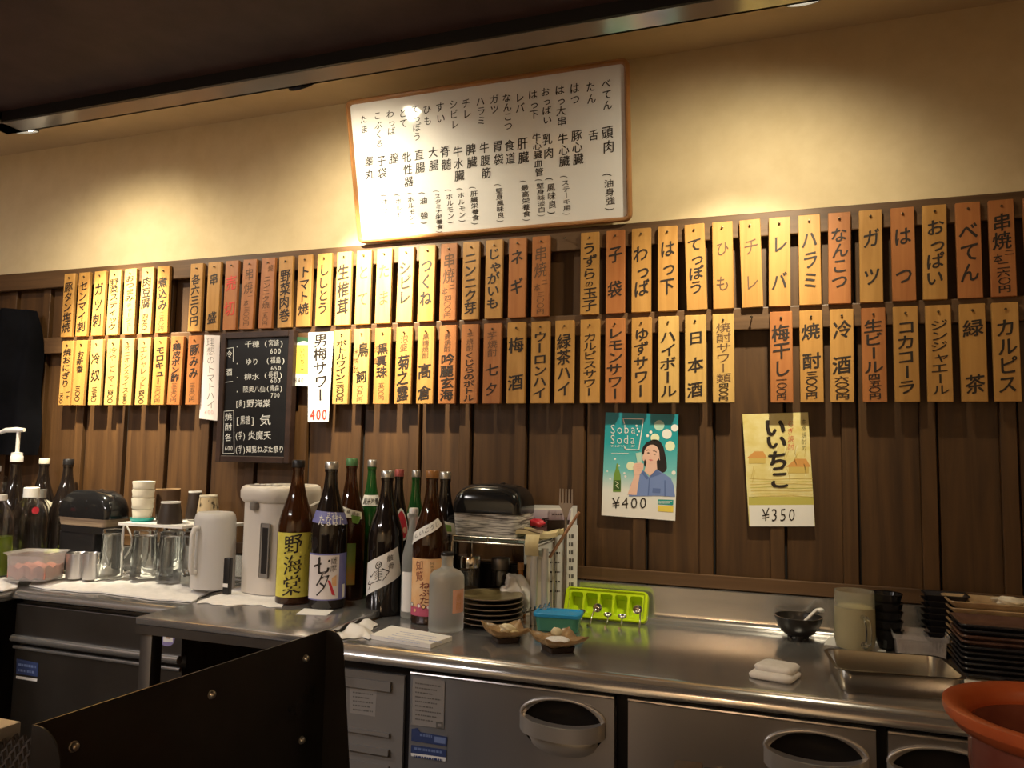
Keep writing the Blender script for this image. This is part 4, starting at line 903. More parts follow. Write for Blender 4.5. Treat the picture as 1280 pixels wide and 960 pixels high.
# 11 frosted with orange label
p = base_at(557, 793, CT, .045); h = height_to(p, 690); R = pix_r(p, 22)
t, rf, th = bottle('shochu_bottle', 'squat frosted white bottle with small peach label in front of the plate stack', p, h, R, ROUND, 'frosted', 'black')
fn = wrapfn_R(rf, R, th, .0008); fn2 = wrapfn_R(rf, R, th, .0014); g = G(); patch(g, [(R * .35, .545 * h), (R * 1.25, .545 * h), (R * 1.25, .25 * h), (R * .35, .25 * h)], fn, 0, 10, 2)
column(g, '焼酎', R * .75, .51 * h, .29 * h, R * .4, fn2, 1, -.01); g.build('label', ['label_peach', 'rust'], t, 40)
# 12-14 left group
GL_ = 'dark bottles at the far left'
q = on_y(56, 573, -.066); t, rf, th = bottle('sake_bottle', 'dark bottle with pale cap at the far left behind the plastic water bottle', Vector((q.x, q.y, CT + .0007)), q.z - CT, .046, ISSHO, 'dark_glass', 'cream', GL_)
fn = wrapfn_R(rf, .04, th, .0008); g = G(); patch(g, [(.012, .62 * .374), (.05, .56 * .374), (.05, .42 * .374), (.035, .42 * .374)], fn, 0, 6, 4); g.build('label', ['cream'], t, 40)
q = on_y(86, 574, -.066); bottle('sake_bottle', 'dark bottle with dark cap at the far left behind the black napkin dispenser', Vector((q.x, q.y, CT + .0007)), q.z - CT, .046, ISSHO, 'dark_glass', 'black', GL_)
q = on_y(21, 573, -.20); p = Vector((q.x, q.y, CT + .0007)); h = q.z - CT
t, rf, th = bottle('pump_bottle', 'dark bottle fitted with a white dispenser pump at the left edge', p, h, .046, ISSHO, 'dark_glass', None)
g = G(); g.lathe([(0, h - .012), (.019, h - .012), (.019, h + .006), (.017, h + .008), (.017, h + .018), (.006, h + .020), (.006, h + .092), (0, h + .092)], 20)
g.tube([(.030, -.004, h + .094), (-.01, 0, h + .094), (-.06, .0, h + .092), (-.085, .0, h + .084)], [.006, .009, .008, .006], 10); g.build('pump', 'white', t, 45)

# ---------------------------------------------------------------- things at the far left
TL = CT + .019     # what stands on the towels
def shell(g, outer, th, mi=0, seg=32, c=(0, 0, 0), **k):      # open vessel from an outer profile, wall thickness th
    inner = [(max(r - th, .0005), z) for r, z in outer[::-1]]
    zb = outer[0][1]
    prof = [(0, zb)] + list(outer) + [(r, max(z, zb + th)) for r, z in inner] + [(0, zb + th)]
    return g.lathe(prof, seg, c, mi, **k)
# clear plastic water bottle
p = base_at(37, 690, CT + .03, .045); p = Vector((on_y(37, 650, -.235).x, -.235, CT + .021)); h = height_to(p, 609); R = pix_r(p, 21)
t = thing('water_bottle', 'clear dimpled plastic bottle with white cap and red mark at the far left', 'bottle', tuple(p))
pr = [(R * .86, 0), (R * .97, .008)]
for k in range(7): pr += [(R * (1.0 if k % 2 else .955), (.06 + .075 * k) * h)]
pr += [(R * 1.0, .60 * h), (R * .94, .70 * h), (R * .75, .79 * h), (R * .45, .85 * h), (R * .36, .87 * h), (R * .36, .90 * h)]
shell(G(), pr, .0012).build('bottle_body', 'clear_plastic', t, 60)
G().lathe([(0, .88 * h), (R * .43, .88 * h), (R * .43, .99 * h), (R * .38, h), (0, h)], 24).build('cap', 'white', t, 40)
th = facing(p); f = wrapfn_R(lambda z: R * .86, R, th, .003); g = G(); g.face([f(.016 + .012 * math.cos(k * .63), .73 * h + .012 * math.sin(k * .63)) for k in range(10)]); g.build('red_mark', 'label_red', t, 0)
p2 = on_y(52, 612, -.15); t = thing('water_bottle', 'second clear plastic bottle with grey cap half hidden behind the first', 'bottle', (p2.x, p2.y, CT + .0007)); h2 = p2.z - CT
shell(G(), [(.024, 0), (.029, .008), (.029, .62 * h2), (.030, .78 * h2), (.014, .88 * h2), (.014, .93 * h2)], .0012).build('bottle_body', 'clear_plastic', t, 60)
G().lathe([(0, .90 * h2), (.017, .90 * h2), (.017, h2), (0, h2)], 24).build('cap', 'cap_silver', t, 40)
# big clear jar at the very left and a green drink
p = on_y(14, 590, -.085); t = thing('plastic_jug', 'large clear plastic jug behind the pump bottle at the left edge', 'jug', (p.x - .06, p.y - .02, CT + .0007)); h = p.z - CT
shell(G(), [(.085, 0), (.092, .01), (.092, .66 * h), (.085, .80 * h), (.060, .92 * h), (.022, .97 * h), (.020, h)], .0015).build('jug_body', 'clear_plastic', t, 60)
G().lathe([(0, h + .0005), (.023, h + .0005), (.023, h + .02), (0, h + .02)], 20).build('cap', 'white', t, 40)
p = on_y(-4, 700, -.36); t = thing('drink_bottle', 'clear bottle of green liquid cut by the left edge', 'bottle', (p.x, p.y, CT + .024)); h = .235
shell(G(), [(.036, 0), (.040, .006), (.040, .66 * h), (.030, .82 * h), (.014, .92 * h), (.014, .96 * h)], .0015).build('bottle_body', 'clear_plastic', t, 60)
M['green_drink'] = mat('green_drink', (.25, .36, .03), .15, 0, .3); G().lathe([(0, .004), (.0375, .004), (.0375, .5 * h), (0, .5 * h)], 28).build('liquid', 'green_drink', t, 40)
G().lathe([(0, .962 * h), (.016, .962 * h), (.016, h + .008), (0, h + .008)], 20).build('cap', 'white', t, 40)
M['hazy_plastic'] = mat('hazy_plastic', (.86, .82, .80), .22, 0, .75, 1.15)
# tub with pink pickles
def rbox_rings(g, secs, n=6, mi=0, cap0=True, cap1=True, off=(0, 0)):   # secs: (half width x, half depth y, corner r, z)
    rings = []
    for hx, hy, r, z in secs:
        pts = rrect(-hx, hx, -hy, hy, min(r, hx, hy) * .999, n); rings.append([g.b.verts.new((x + off[0], y + off[1], z)) for x, y in pts])
    m = len(rings[0])
    for A, B in zip(rings, rings[1:]):
        for k in range(m): g.b.faces.new([A[k], A[(k + 1) % m], B[(k + 1) % m], B[k]]).material_index = mi
    if cap0: g.b.faces.new(rings[0][::-1]).material_index = mi
    if cap1: g.b.faces.new(rings[-1]).material_index = mi
    return g
def tub(secs, th, floor=.002):                # open tub profile as rings
    out = list(secs); inn = [(hx - th, hy - th, max(r - th, .001), max(z, secs[0][3] + floor)) for hx, hy, r, z in secs[::-1]]
    return out + inn
p = base_at(46, 727, TL, .05); R = pix_r(p, 31); p.x -= .006; h = height_to(p, 689)
t = thing('plastic_tub', 'clear plastic tub of pink pickles on the towel at the far left', 'tub', tuple(p), .25)
rbox_rings(G(), tub([(R * .82, .046, .014, 0), (R * .86, .050, .014, h * .9), (R * .96, .056, .016, h * .97), (R * 1.0, .058, .016, h)], .0015)).build('tub_body', 'hazy_plastic', t, 40)
M['pickle'] = noise_col(mat('pickle', (.55, .16, .10), .4), (.50, .11, .08), (.72, .36, .25), (60, 60, 60), 4)
def pk(u, v): 
    x = (u - .5) * 2 * R * .79; y = (v - .5) * .086; return Vector((x, y, h * .50 + h * .07 * math.sin(17 * u + 3 * v) * math.cos(13 * v + u)))
G().sheet(40, 20, pk, h * .40).build('pickles', 'pickle', t, 60)
for px, w, l in ((97, 13, 'small steel pot beside the tub of pink pickles'), (114, 10, 'small steel pot half hidden, second right of the pink pickles')):
    p = base_at(px, 719 - (6 if w < 16 else 0), TL, .035); p = Vector((on_y(px, 700, -.262).x, -.262, TL + .0005)); R = pix_r(p, w); h = height_to(p, 691)
    t = thing('steel_pot', l, 'pot', tuple(p)); shell(G(), [(R * .92, 0), (R * .96, .003), (R, h - .002), (R * 1.04, h)], .0015).build('pot_body', 'steel_v', t, 40)
    G().tube([(R * 1.02, 0, h - .006), (R * 1.25, 0, h - .008), (R * 1.22, 0, h - .03), (R * .99, 0, h - .034)], .002, 6).build('handle', 'chrome', t, 60)
# small framed card behind the tub
p = on_y(68, 691, -.215); t = thing('table_card', 'small dark card in a clear stand beside the plastic bottle', 'card', (p.x + .012, p.y, CT + .021))
g = G(); g.box(-.026, .026, -.002, .002, 0, .055); g.build('card', 'black', t, 0)
zt = .055
g = G(); g.box(-.028, -.026, -.003, .003, 0, zt + .002); g.box(.026, .028, -.003, .003, 0, zt + .002); g.box(-.026, .026, -.003, .003, zt, zt + .002); g.build('stand', 'white', t, 0)

# black lidded napkin dispensers
def dispenser(p, w, d, zb, zl, zt, label, pale, base=True, rz=0):
    t = thing('napkin_dispenser', label, 'napkin dispenser', tuple(p), rz)
    if base: rbox_rings(rbox_rings(G(), [(w * .36, d * .42, .012, 0), (w * .37, d * .44, .012, zb * .85)], off=(-w * .10, 0)), [(w * .46, d * .45, .02, zb * .8501), (w * .47, d * .46, .02, zb)]).build('stand', 'black', t, 40)
    g = G(); rbox_rings(g, [(w * .46, d * .46, .014, zb + .0005), (w * .49, d * .48, .014, zl)]); g.build('napkins', pale, t, 40)
    H = zt - zl
    secs = [(w * .5, d * .5, .018, zl + .0005), (w * .505, d * .505, .02, zl + H * .3), (w * .48, d * .49, .03, zl + H * .62), (w * .42, d * .45, .04, zl + H * .84), (w * .30, d * .36, .04, zl + H * .97), (w * .12, d * .2, .03, zl + H)]
    rbox_rings(G(), secs).build('lid', 'black_gloss', t, 60)
    g = G(); g.tube([(w * .10, -d * .46, zl + H * .6), (w * .12, -d * .36, zl + H * .9), (w * .13, 0, zl + H * 1.0), (w * .12, d * .36, zl + H * .9)], .004, 8); g.build('lid_seam', 'black', t, 40)
    return t
M['kraft'] = noise_col(mat('kraft', (.30, .21, .13), .5), (.20, .14, .09), (.36, .27, .18), (4, 4, 160), 3)
def stripe_mat(): return noise_col(mat('napkin_edges', (.5, .5, .48), .5), (.10, .095, .09), (.70, .68, .64), (18, 18, 230), 3, lo=.38, hi=.6)
M['napkin_edges'] = stripe_mat()
p = on_y(114, 692, -.165); w = .240
zt_ = CT + .0245; dispenser(Vector((p.x, -.165, zt_)), w, .09, on_y(115, 658, -.20).z - zt_, on_y(115, 648, -.20).z - zt_, on_y(115, 612, -.165).z - zt_, 'black dome-lidded napkin dispenser on a dark stand at the far left', 'kraft', True, -.12)

# white shelf with cups
SZ = 1.0375
sx0, sx1, sy0, sy1 = on_y(148, 652, -.22).x, on_y(286, 660, -.12).x, -.22, -.04
t = thing('cup_shelf', 'low white wire-legged shelf carrying cups above the upturned glasses', 'shelf', (sx0, sy0, CT))
xm = on_y(234, 656, -.2).x - sx0; dm = .092
g = G(); g.prism([(0, 0), (xm, 0), (xm, dm), (sx1 - sx0, dm), (sx1 - sx0, sy1 - sy0), (0, sy1 - sy0)], lambda u, v, d: Vector((u, v, d)), SZ - CT - .008, SZ - CT); g.build('shelf_board', 'white', t, 0)
for x, ya in ((.010, .012), (sx1 - sx0 - .010, dm + .012)):
    g = G(); zl = .0255; yb_ = sy1 - sy0 - .036
    g.tube([(x, ya, zl), (x, ya, SZ - CT - .0085)], .003, 8); g.tube([(x, yb_, zl), (x, yb_, SZ - CT - .0085)], .003, 8); g.tube([(x, ya, zl + .003), (x, yb_, zl + .003)], .003, 8); g.build('leg', 'white', t, 60)
# stack of cream cups on a teal dish
def on_shelf(px, y, z): q = on_y(px, 640, y); return Vector((q.x, y, z))
c0 = on_shelf(178, -.16, SZ); rr = .0335
t = thing('teal_dish', 'small teal dish under the stack of cream cups on the white shelf', 'dish', tuple(c0)); shell(G(), [(rr * .8, 0), (rr * 1.0, .004), (rr * 1.06, .012)], .003).build('dish_body', 'teal', t, 50)
zz = SZ + .0035
for k, (hh, l) in enumerate(((.036, 'lowest cream cup of the stack, standing in the teal dish'), (.034, 'second cream cup from the bottom of the stack on the white shelf'), (.026, 'third cream cup from the bottom of the stack on the white shelf'), (.026, 'topmost cream cup of the stack on the white shelf'))):
    t = thing('cream_cup', l, 'cup', (c0.x, c0.y, zz), 0, 'stacked cream cups'); r_ = rr * (.90 if k == 0 else 1.0)
    g = G(); g.lathe([(0, 0), (r_ * .88, 0), (r_ * .96, .004), (r_ * .93, hh * .4), (r_ * 1.0, hh - .004), (r_ * .98, hh - .0008), (r_ * .90, hh - .002), (r_ * .86, hh * .4), (0, hh * .35)], 28); g.build('cup_body', 'cream', t, 50); zz += hh
M['brown_cup'] = mat('brown_cup', (.075, .040, .022), .45); M['tan_rim'] = mat('tan_rim', (.50, .32, .17), .5); M['dark_cup'] = mat('dark_cup', (.028, .017, .012), .5)
M['speckle'] = noise_col(mat('speckle', (.5, .4, .25), .5), (.05, .035, .02), (.52, .40, .24), (90, 90, 40), 3, lo=.36, hi=.44)
def cup(px, y, half, ytop, z, body, foot, label, flip=True, taper=.78):
    p = on_shelf(px, y, z); r = pix_r(p, half); h = height_to(p, ytop)
    t = thing('tea_cup', label, 'cup', tuple(p))
    if flip:
        G().lathe([(r, 0), (r * 1.0, .003), (r * (taper + .1), h * .6), (r * taper, h - .006), (r * (taper - .06), h - .005), (0, h - .005), (0, h - .010), (r * (taper - .1), h - .012), (r * .92, .003)] + [(r, 0)], 28).build('cup_body', body, t, 50)
        g = G(); g.lathe([(r * (taper - .16), h - .0046), (r * (taper + .0), h - .0046), (r * (taper + .01), h), (r * (taper - .14), h)] + [(r * (taper - .16), h - .0046)], 28); g.build('foot', foot, t, 50)
    else:
        shell(G(), [(r * taper, 0), (r * (taper + .06), .004), (r * .97, h * .6), (r, h - .003)], .003).build('cup_body', body, t, 50)
        G().lathe([(r * .93, h - .0028), (r * 1.0, h - .0028), (r * 1.0, h), (r * .93, h), (r * .93, h - .0028)], 28).build('rim', foot, t, 50)
    return t
cup(209, -.078, 14.5, 611, SZ, 'brown_cup', 'tan_rim', 'tall brown cup with tan rim right of the cream cup stack', False, .85)
cup(213, -.172, 15, 627, SZ, 'dark_cup', 'white', 'upturned dark cup with white foot ring in front of the tall brown cup', True, .76)
q = on_shelf(243, -.066, SZ + .0005); t = thing('saucer', 'small white saucer under the upturned dark cup behind the pitcher', 'saucer', tuple(q)); shell(G(), [(.016, 0), (.020, .003), (.026, .006)], .002).build('saucer_body', 'white', t, 50)
cup(243, -.066, 10.5, 614, SZ + .0065, 'dark_cup', 'white', 'upturned dark cup on a saucer behind the speckled cup', True, .76)
cup(260, -.090, 14.5, 619, SZ, 'speckle', 'cream', 'upturned speckled beige cup above the frosted pitcher', True, .74)
# upturned glasses under the shelf
for px, half, yt, yb, l, rb in ((139, 14.5, 661, 717, 'tall upturned glass left of the others, nearest the napkin dispenser', 0), (179, 16.5, 663, 719, 'upturned glass on the towel, front left under the white shelf', 0), (212.5, 16.5, 664, 719, 'upturned glass on the towel, front middle under the white shelf', 0),
                             (196, 13, 659, 708, 'upturned glass in the back row under the shelf, between the front pair', 1), (222, 13, 659, 708, 'upturned glass in the back row under the shelf, right of the front pair', 1), (240, 14, 664, 718, 'upturned glass half hidden behind the frosted pitcher', 0)):
    p = base_at(px, yb, TL + .004, .037); p.y = -.215 if px == 139 else min(p.y, -.112) if rb else min(p.y, -.185)
    q = on_y(px, yb, p.y); p.x = q.x; p.z = TL + .0003; r = pix_r(p, half); h = height_to(p, yt)
    t = thing('drinking_glass', l, 'glass', tuple(p), 0, 'upturned glasses on the towel')
    G().lathe([(r, 0), (r * .82, h - .004), (r * .79, h), (0, h), (0, h - .014), (r * .74, h - .016), (r * .955, .0), (r, 0)], 32).build('glass_body', 'clear_glass', t, 40)
# frosted pitcher, upside down
p = base_at(265, 739, TL, .065); R = pix_r(p, 29); h = height_to(p, 640)
t = thing('water_pitcher', 'upturned frosted plastic pitcher draining on the towel beside the hot water pot', 'pitcher', tuple(p))
g = G(); g.lathe([(R * 1.0, 0), (R * 1.0, .01), (R * .97, h * .5), (R * .93, h - .020), (R * .88, h - .007), (R * .78, h), (0, h - .003), (0, h - .007), (R * .77, h - .005), (R * .89, h - .021), (R * .93, h * .5), (R * .95, .0), (R * 1.0, 0)], 40, sy=.8); g.build('pitcher_body', 'frosted_plastic', t, 40)
a = facing(p) - .95; dx, dy = math.cos(a), math.sin(a)
g = G(); g.tube([(dx * R * s, dy * R * s * .85, z) for s, z in ((.93, h * .80), (1.12, h * .80), (1.22, h * .72), (1.22, h * .30), (1.14, h * .22), (.96, h * .22))], .008, 10); g.build('handle', 'frosted_plastic', t, 60)
# white cable
g = G(); g.tube([on_y(x, y, -.16 + .004 * i) - Vector((0, 0, 0)) for i, (x, y) in enumerate(((158, 657), (162, 664), (165, 673), (164, 684), (158, 694), (151, 702), (147, 710)))], .0028, 8)
o = g.build('power_cable', 'white', None, 60); tag(o, 'thin white cable hanging from the shelf edge down between the glasses', 'cable')
p = on_z(168, 700, CT); t = thing('sponge', 'yellow-green sponge behind the upturned glasses', 'sponge', (p.x + .01, -.130, CT + .020)); G().box(-.04, .04, -.018, .018, 0, .055, .006).build('sponge_body', 'leaf_bright' if 'leaf_bright' in M else M.setdefault('leaf_bright', mat('leaf_bright', (.42, .50, .05), .8)), t, 40)
# black slim box
p = on_y(297, 738, -.20); t = thing('slim_box', 'slim black box standing between pitcher and hot water pot', 'box', (-1.4600, -.30, TT + .0035)); q = on_y(297, 692, -.20)
G().box(-.010, .010, -.008, .008, 0, q.z - TT, .003).build('box_body', 'black', t, 40); G().box(-.008, .008, -.0088, -.0081, .02, .03).build('label', 'white', t, 0)

# hot water pot
p = base_at(349, 744, TT + .004, .095); p.z = TT + .0045
h = height_to(p, 606); Rw = .087; rz = facing(p) + math.pi / 2 - .80
t = thing('hot_water_pot', 'white electric hot water pot with side gauge behind the yellow label bottle', 'hot water pot', tuple(p), rz)
g = G(); rbox_rings(g, [(Rw * .95, Rw * 1.12, .06, 0), (Rw * .98, Rw * 1.15, .065, .006), (Rw * .98, Rw * 1.15, .065, h * .841)], 8); g.build('pot_body', 'thermos', t, 40)
g = G(); s = h
def lidsec(kx, ky0, ky1, z, r=.065): 
    pts = rrect(-Rw * kx, Rw * kx, -Rw * ky0, Rw * ky1, r, 8); return [g.b.verts.new((x, y, z)) for x, y in pts]
R_ = [lidsec(1.0, 1.17, 1.17, h * .842), lidsec(1.0, 1.24, 1.17, h * .855), lidsec(1.0, 1.32, 1.17, h * .885), lidsec(1.0, 1.33, 1.17, h * .95), lidsec(.97, 1.29, 1.14, h * .985), lidsec(.90, 1.20, 1.06, h, .06)]
for A, B in zip(R_, R_[1:]):
    for k in range(len(A)): g.b.faces.new([A[k], A[(k + 1) % len(A)], B[(k + 1) % len(B)], B[k]])
g.b.faces.new(R_[0][::-1]); g.b.faces.new(R_[-1]); lid = g.build('lid', 'thermos', t, 50)
M['panel_grey'] = mat('panel_grey', (.22, .20, .18), .3)
g = G(); g.prism(ell(0, -Rw * .78, Rw * .70, Rw * .30, 24), lambda u, v, d: Vector((u, v, d)), h + .0003, h + .002); g.build('control_panel', 'panel_grey', lid, 0)
g = G()
for x in (-.035, -.012, .012, .036): g.lathe([(0, h + .0022), (.007, h + .0022), (.006, h + .004), (0, h + .004)], 12, (x, -Rw * .78, 0))
g.build('button', 'white', lid, 50)
g = G(); g.lathe([(0, h * .845), (.013, h * .845), (.014, h * .80), (.011, h * .775), (0, h * .775)], 16, (0, -Rw * 1.20, 0)); g.build('spout', 'panel_grey', t, 50)
g = G(); g.box(.024, .058, -Rw * 1.156, -Rw * 1.148, h * .16, h * .66, .003); ga = g.build('water_gauge', 'panel_grey', t, 30)
g = G(); g.box(.030, .052, -Rw * 1.162, -Rw * 1.1565, h * .20, h * .62); g.build('gauge_window', 'recess', ga, 0)
g = G(); g.tube([(-Rw * 1.02, Rw * .2, h * .80), (-Rw * 1.12, Rw * .4, h * .83), (-Rw * 1.10, Rw * 1.28, h * .86), (0, Rw * 1.36, h * .87), (Rw * 1.08, Rw * 1.28, h * .86), (Rw * 1.12, Rw * .4, h * .83), (Rw * 1.02, Rw * .2, h * .80)], .005, 8); g.build('carry_handle', 'thermos', t, 60)

# ---------------------------------------------------------------- towels, napkins, paper on the worktops
def inside(pts, x, y):
    c = False; n = len(pts)
    for i in range(n):
        x0, y0 = pts[i]; x1, y1 = pts[i - 1]
        if (y0 > y) != (y1 > y) and x < (x1 - x0) * (y - y0) / (y1 - y0) + x0: c = not c
    return c
def lumpy(seed):
    r = random.Random(seed); W_ = [(r.uniform(20, 120), r.uniform(20, 120), r.uniform(0, 6), r.uniform(.3, 1)) for _ in range(7)]
    return lambda x, y: sum(a * math.sin(kx * x + ky * y + p) for kx, ky, p, a in W_) / 4
def towel(name, label, cat, corners, z, lift, seed, m='cloth', nu=44, nv=20, th=.004, wav=.012, ymax=-.075, xmin=-9):
    """corners: picture pixels of the near-left, near-right, far-right, far-left corner on the surface at height z"""
    c = [on_z(x, y, z) for x, y in corners]; o0 = Vector((sum(p.x for p in c) / 4, sum(p.y for p in c) / 4, z)); f = lumpy(seed); rr = random.Random(seed + 1)
    e = [rr.uniform(0, 6) for _ in range(4)]
    def fn(u, v):
        u2 = u + wav * math.sin(9 * v + e[0]) + wav * .6 * math.sin(23 * v + e[1]); v2 = v + wav * 2 * math.sin(11 * u + e[2]) + wav * math.sin(29 * u + e[3])
        p = (c[0] * (1 - u2) + c[1] * u2) * (1 - v2) + (c[3] * (1 - u2) + c[2] * u2) * v2
        ed = min(1, 6 * min(u, 1 - u, v, 1 - v) + .12); p.y = min(p.y, ymax); p.x = max(p.x, xmin); h = th + .0006 + lift * ed * (.55 + .45 * max(-1, min(1, f(p.x, p.y))))
        return Vector((p.x, p.y, z + h)) - o0
    g = G(); g.sheet(nu, nv, fn, th); o = g.build(name, m, None, 60); o.location = o0; tag(o, label, cat); return o
towel('hand_towel', 'long crumpled white towel under the upturned glasses on the left counter', 'towel', [(32, 734), (236, 754), (300, 728), (70, 706)], CT, .0138, 3, nu=60)
towel('hand_towel', 'white towel at the left edge on the corner counter', 'towel', [(-40, 746), (22, 737), (24, 716), (-30, 718)], CT, .018, 5, ymax=-.275)
towel('hand_towel', 'flat white towel under the hot water pot, spread over the steel table', 'towel', [(243, 755), (352, 759), (398, 736), (300, 733)], TT, .0022, 8, nu=50, th=.001, wav=.02)
towel('paper_napkin', 'crumpled white paper napkin on the worktop left of the notepad', 'napkin', [(384, 796), (462, 800), (470, 780), (402, 774)], CT, .017, 14, 'white', 26, 14, .0015, .03, xmin=-.978)
def slab(name, label, cat, corners, z, h, mats, bev=.0):
    c = [on_z(x, y, z) for x, y in corners]; o0 = c[0].copy(); g = G()
    g.prism([(p.x, p.y) for p in c], lambda u, v, d: Vector((u, v, z + d)) - o0, .0004, h)
    o = g.build(name, mats, None, 0); o.location = o0; tag(o, label, cat); return o, o0, c
o, o0, c = slab('order_pad', 'pad of white order slips lying on the worktop below the frosted bottle', 'notepad', [(463, 799), (538, 811), (565, 801), (489, 787)], CT, .010, 'paper')
g = G(); fz = lambda u, v: on_z(u, -v, CT + .0103) - o0
for k in range(5): dashes(g, 480 + k * 5, 525 + k * 5, 797.5 - k * 2.1, .5, fz, 0, .16)
M['blue_print'] = mat('blue_print', (.20, .25, .50), .6); dashes(g, 536, 552, 800, 1.2, fz, 0, .14)
g.build('print', 'blue_print', o, 0)
slab('paper_slip', 'small blank white slip on the steel table below the purple label bottle', 'paper slip', [(370, 768), (408, 770), (417, 763), (380, 761)], TT, .0012, 'paper')

# ---------------------------------------------------------------- the wire rack and what is on, in and beside it
RKZ = 1.058
rx0, rx1, ry0, ry1 = -.826, -.590, -.215, -.082
t = thing('wire_rack', 'small wire rack with glass shelf behind the plate stack', 'rack', (rx0, ry0, CT))
w, d, hz = rx1 - rx0, ry1 - ry0, RKZ - CT
M['glass_shelf'] = mat('glass_shelf', (.55, .72, .66), .05, 0, .8, 1.45)
G().box(.004, w - .004, .004, d - .004, hz - .012, hz - .005).build('glass_shelf', 'glass_shelf', t, 0)
g = G()
for zz in (hz - .003, hz - .016):
    g.tube([(0, 0, zz), (w, 0, zz)], .0022, 8); g.tube([(0, d, zz), (w, d, zz)], .0022, 8); g.tube([(0, 0, zz), (0, d, zz)], .0022, 8); g.tube([(w, 0, zz), (w, d, zz)], .0022, 8)
g.tube([(0, 0, hz - .003), (0, -.006, hz - .04), (.002, -.006, hz - .075), (.012, -.010, hz - .090)], .002, 8)
g.tube([(w * .42, 0, hz), (w * .42, 0, hz - .02)], .0022, 8)
g.build('top_frame', 'chrome', t, 60)
for x, y, r in ((0, 0, .004), (0, d, .004), (w, d, .004), (w - .012, 0, .009), (w + .016, .0, .009)):
    G().tube([(x, y, .0005), (x, y, hz - .02 if r > .005 else hz)], r, 12).build('leg', 'pull' if r > .005 else 'chrome', t, 60)
g = G()
for k in range(6):
    zz = .028 + k * .004; g.tube([(w - .03 + .012 * k, -.012, zz + .004 * (k % 2)), (w - .026 + .012 * k, -.012, zz + .012)], .0022, 6)
g.tube([(w - .034, -.012, .028), (w + .036, -.012, .052)], .0022, 6); g.build('wire_comb', 'chrome', t, 60)
p = Vector(((rx0 + rx1) / 2 - .028, (ry0 + ry1) / 2, RKZ + .0008))
q = on_y(612, 608, ry0); q2 = on_y(612, 643, ry0)
dispenser(p, .185, .145, 0.0, q2.z - RKZ, q.z - RKZ + .004, 'black-lidded napkin dispenser full of folded napkins on top of the wire rack', 'napkin_edges', False, .0)
# beige package lying on the shelf, a torn red packet
def blob(name, label, cat, p, sx, sy, sz, seed, m, amp=.25, rz=0):
    f = lumpy(seed); g = G()
    bmesh.ops.create_icosphere(g.b, subdivisions=4, radius=1)
    for v in g.b.verts:
        q = v.co; k = 1 + amp * f(q.x * .05 + q.z * .03, q.y * .05 + q.z * .02) + amp * .4 * math.sin(7 * q.x + 5 * q.z) * math.cos(6 * q.y)
        v.co = Vector((q.x * sx * k, q.y * sy * k, max(q.z, -.86) * sz * k))
    zm = min(v.co.z for v in g.b.verts)
    for v in g.b.verts: v.co.z -= zm
    o = g.build(name, m, None, 70); o.location = p; o.rotation_euler = (0, 0, rz); tag(o, label, cat); return o
M['kraft_light'] = noise_col(mat('kraft_light', (.58, .47, .24), .6), (.50, .40, .20), (.64, .54, .30), (30, 30, 30), 3)
q = on_y(674, 668, ry0); rk = on_y(645, 668, ry0); wq = .072
o = thing('paper_packet', 'folded beige paper packet lying at the right end of the wire rack', 'packet', (q.x - .022, ry0 + .045, RKZ + .0008), .03)
def pk(u, v): return Vector(((u - .5) * .125, (v - .5) * .08, .012 + .005 * math.sin(7 * u) + .004 * math.sin(9 * v + 4 * u) + .006 * u))
G().sheet(14, 8, pk, .0105).build('packet_body', 'kraft_light', o, 50)
g = G(); g.sheet(8, 4, lambda u, v: Vector((-.05 + .07 * u, -.038 + .04 * v, pk(.1 + .55 * u, .05 + .5 * v).z + .0012 + .003 * u)), .001); g.build('folded_flap', 'kraft', o, 50)
q = on_y(650, 660, -.11); o = blob('red_packet', 'small crumpled red packet wedged between napkin dispenser and menu sheet', 'packet', (-.632, -.105, RKZ + .014), .022, .013, .011, 4, 'label_red', .2)
o.location.z = RKZ + .0195
# strip of masking paper hanging from the shelf edge
q0 = on_y(667, 671, ry0 - .006); o = thing('paper_tag', 'curled beige paper tag hanging from the front edge of the rack shelf', 'tag', (q0.x, ry0 - .006, q0.z + .006))
G().grid(6, 10, lambda u, v: Vector(((u - .5) * .036, -.004 - .012 * math.sin(v * 2.6) - .003 * math.sin(u * 3), -.052 * v + .004 * math.sin(v * 3)))).build('tag_body', 'kraft_light', o, 60)
# jars inside the rack
def jar(px, half, yt, yb_z, y, label, fill, lidm='chrome'):
    q = on_y(px, yt, y); p = Vector((q.x, y, CT)); r = pix_r(p, half); h = q.z - CT
    t = thing('glass_jar', label, 'jar', tuple(p))
    shell(G(), [(r * .92, 0), (r, .006), (r, h * .74), (r * .88, h * .80)], .002).build('jar_body', 'clear_glass', t, 50)
    G().lathe([(0, h * .80 + .0006), (r * .96, h * .80 + .0006), (r * .98, h * .83), (r * .98, h * .985), (r * .93, h), (0, h)], 28).build('lid', lidm, t, 40)
    G().lathe([(0, .004), (r * .9, .004), (r * .9, h * .45), (0, h * .45)], 24).build('contents', fill, t, 40)
M['brown_fill'] = noise_col(mat('brown_fill', (.10, .06, .03), .7), (.06, .035, .02), (.16, .10, .05), (70, 70, 70), 3)
jar(587, 15, 694, 0, -.170, 'glass jar with steel lid inside the rack, behind the plate stack', 'brown_fill')
jar(626, 12, 697, 0, -.128, 'second glass jar with dark contents in the middle of the rack', 'black', 'steel_dark')
q = on_y(651, 703, -.135); p = Vector((q.x, -.135, CT)); t = thing('sauce_bottle', 'small amber sauce bottle inside the rack above the crumpled bag', 'bottle', tuple(p)); h = q.z - CT
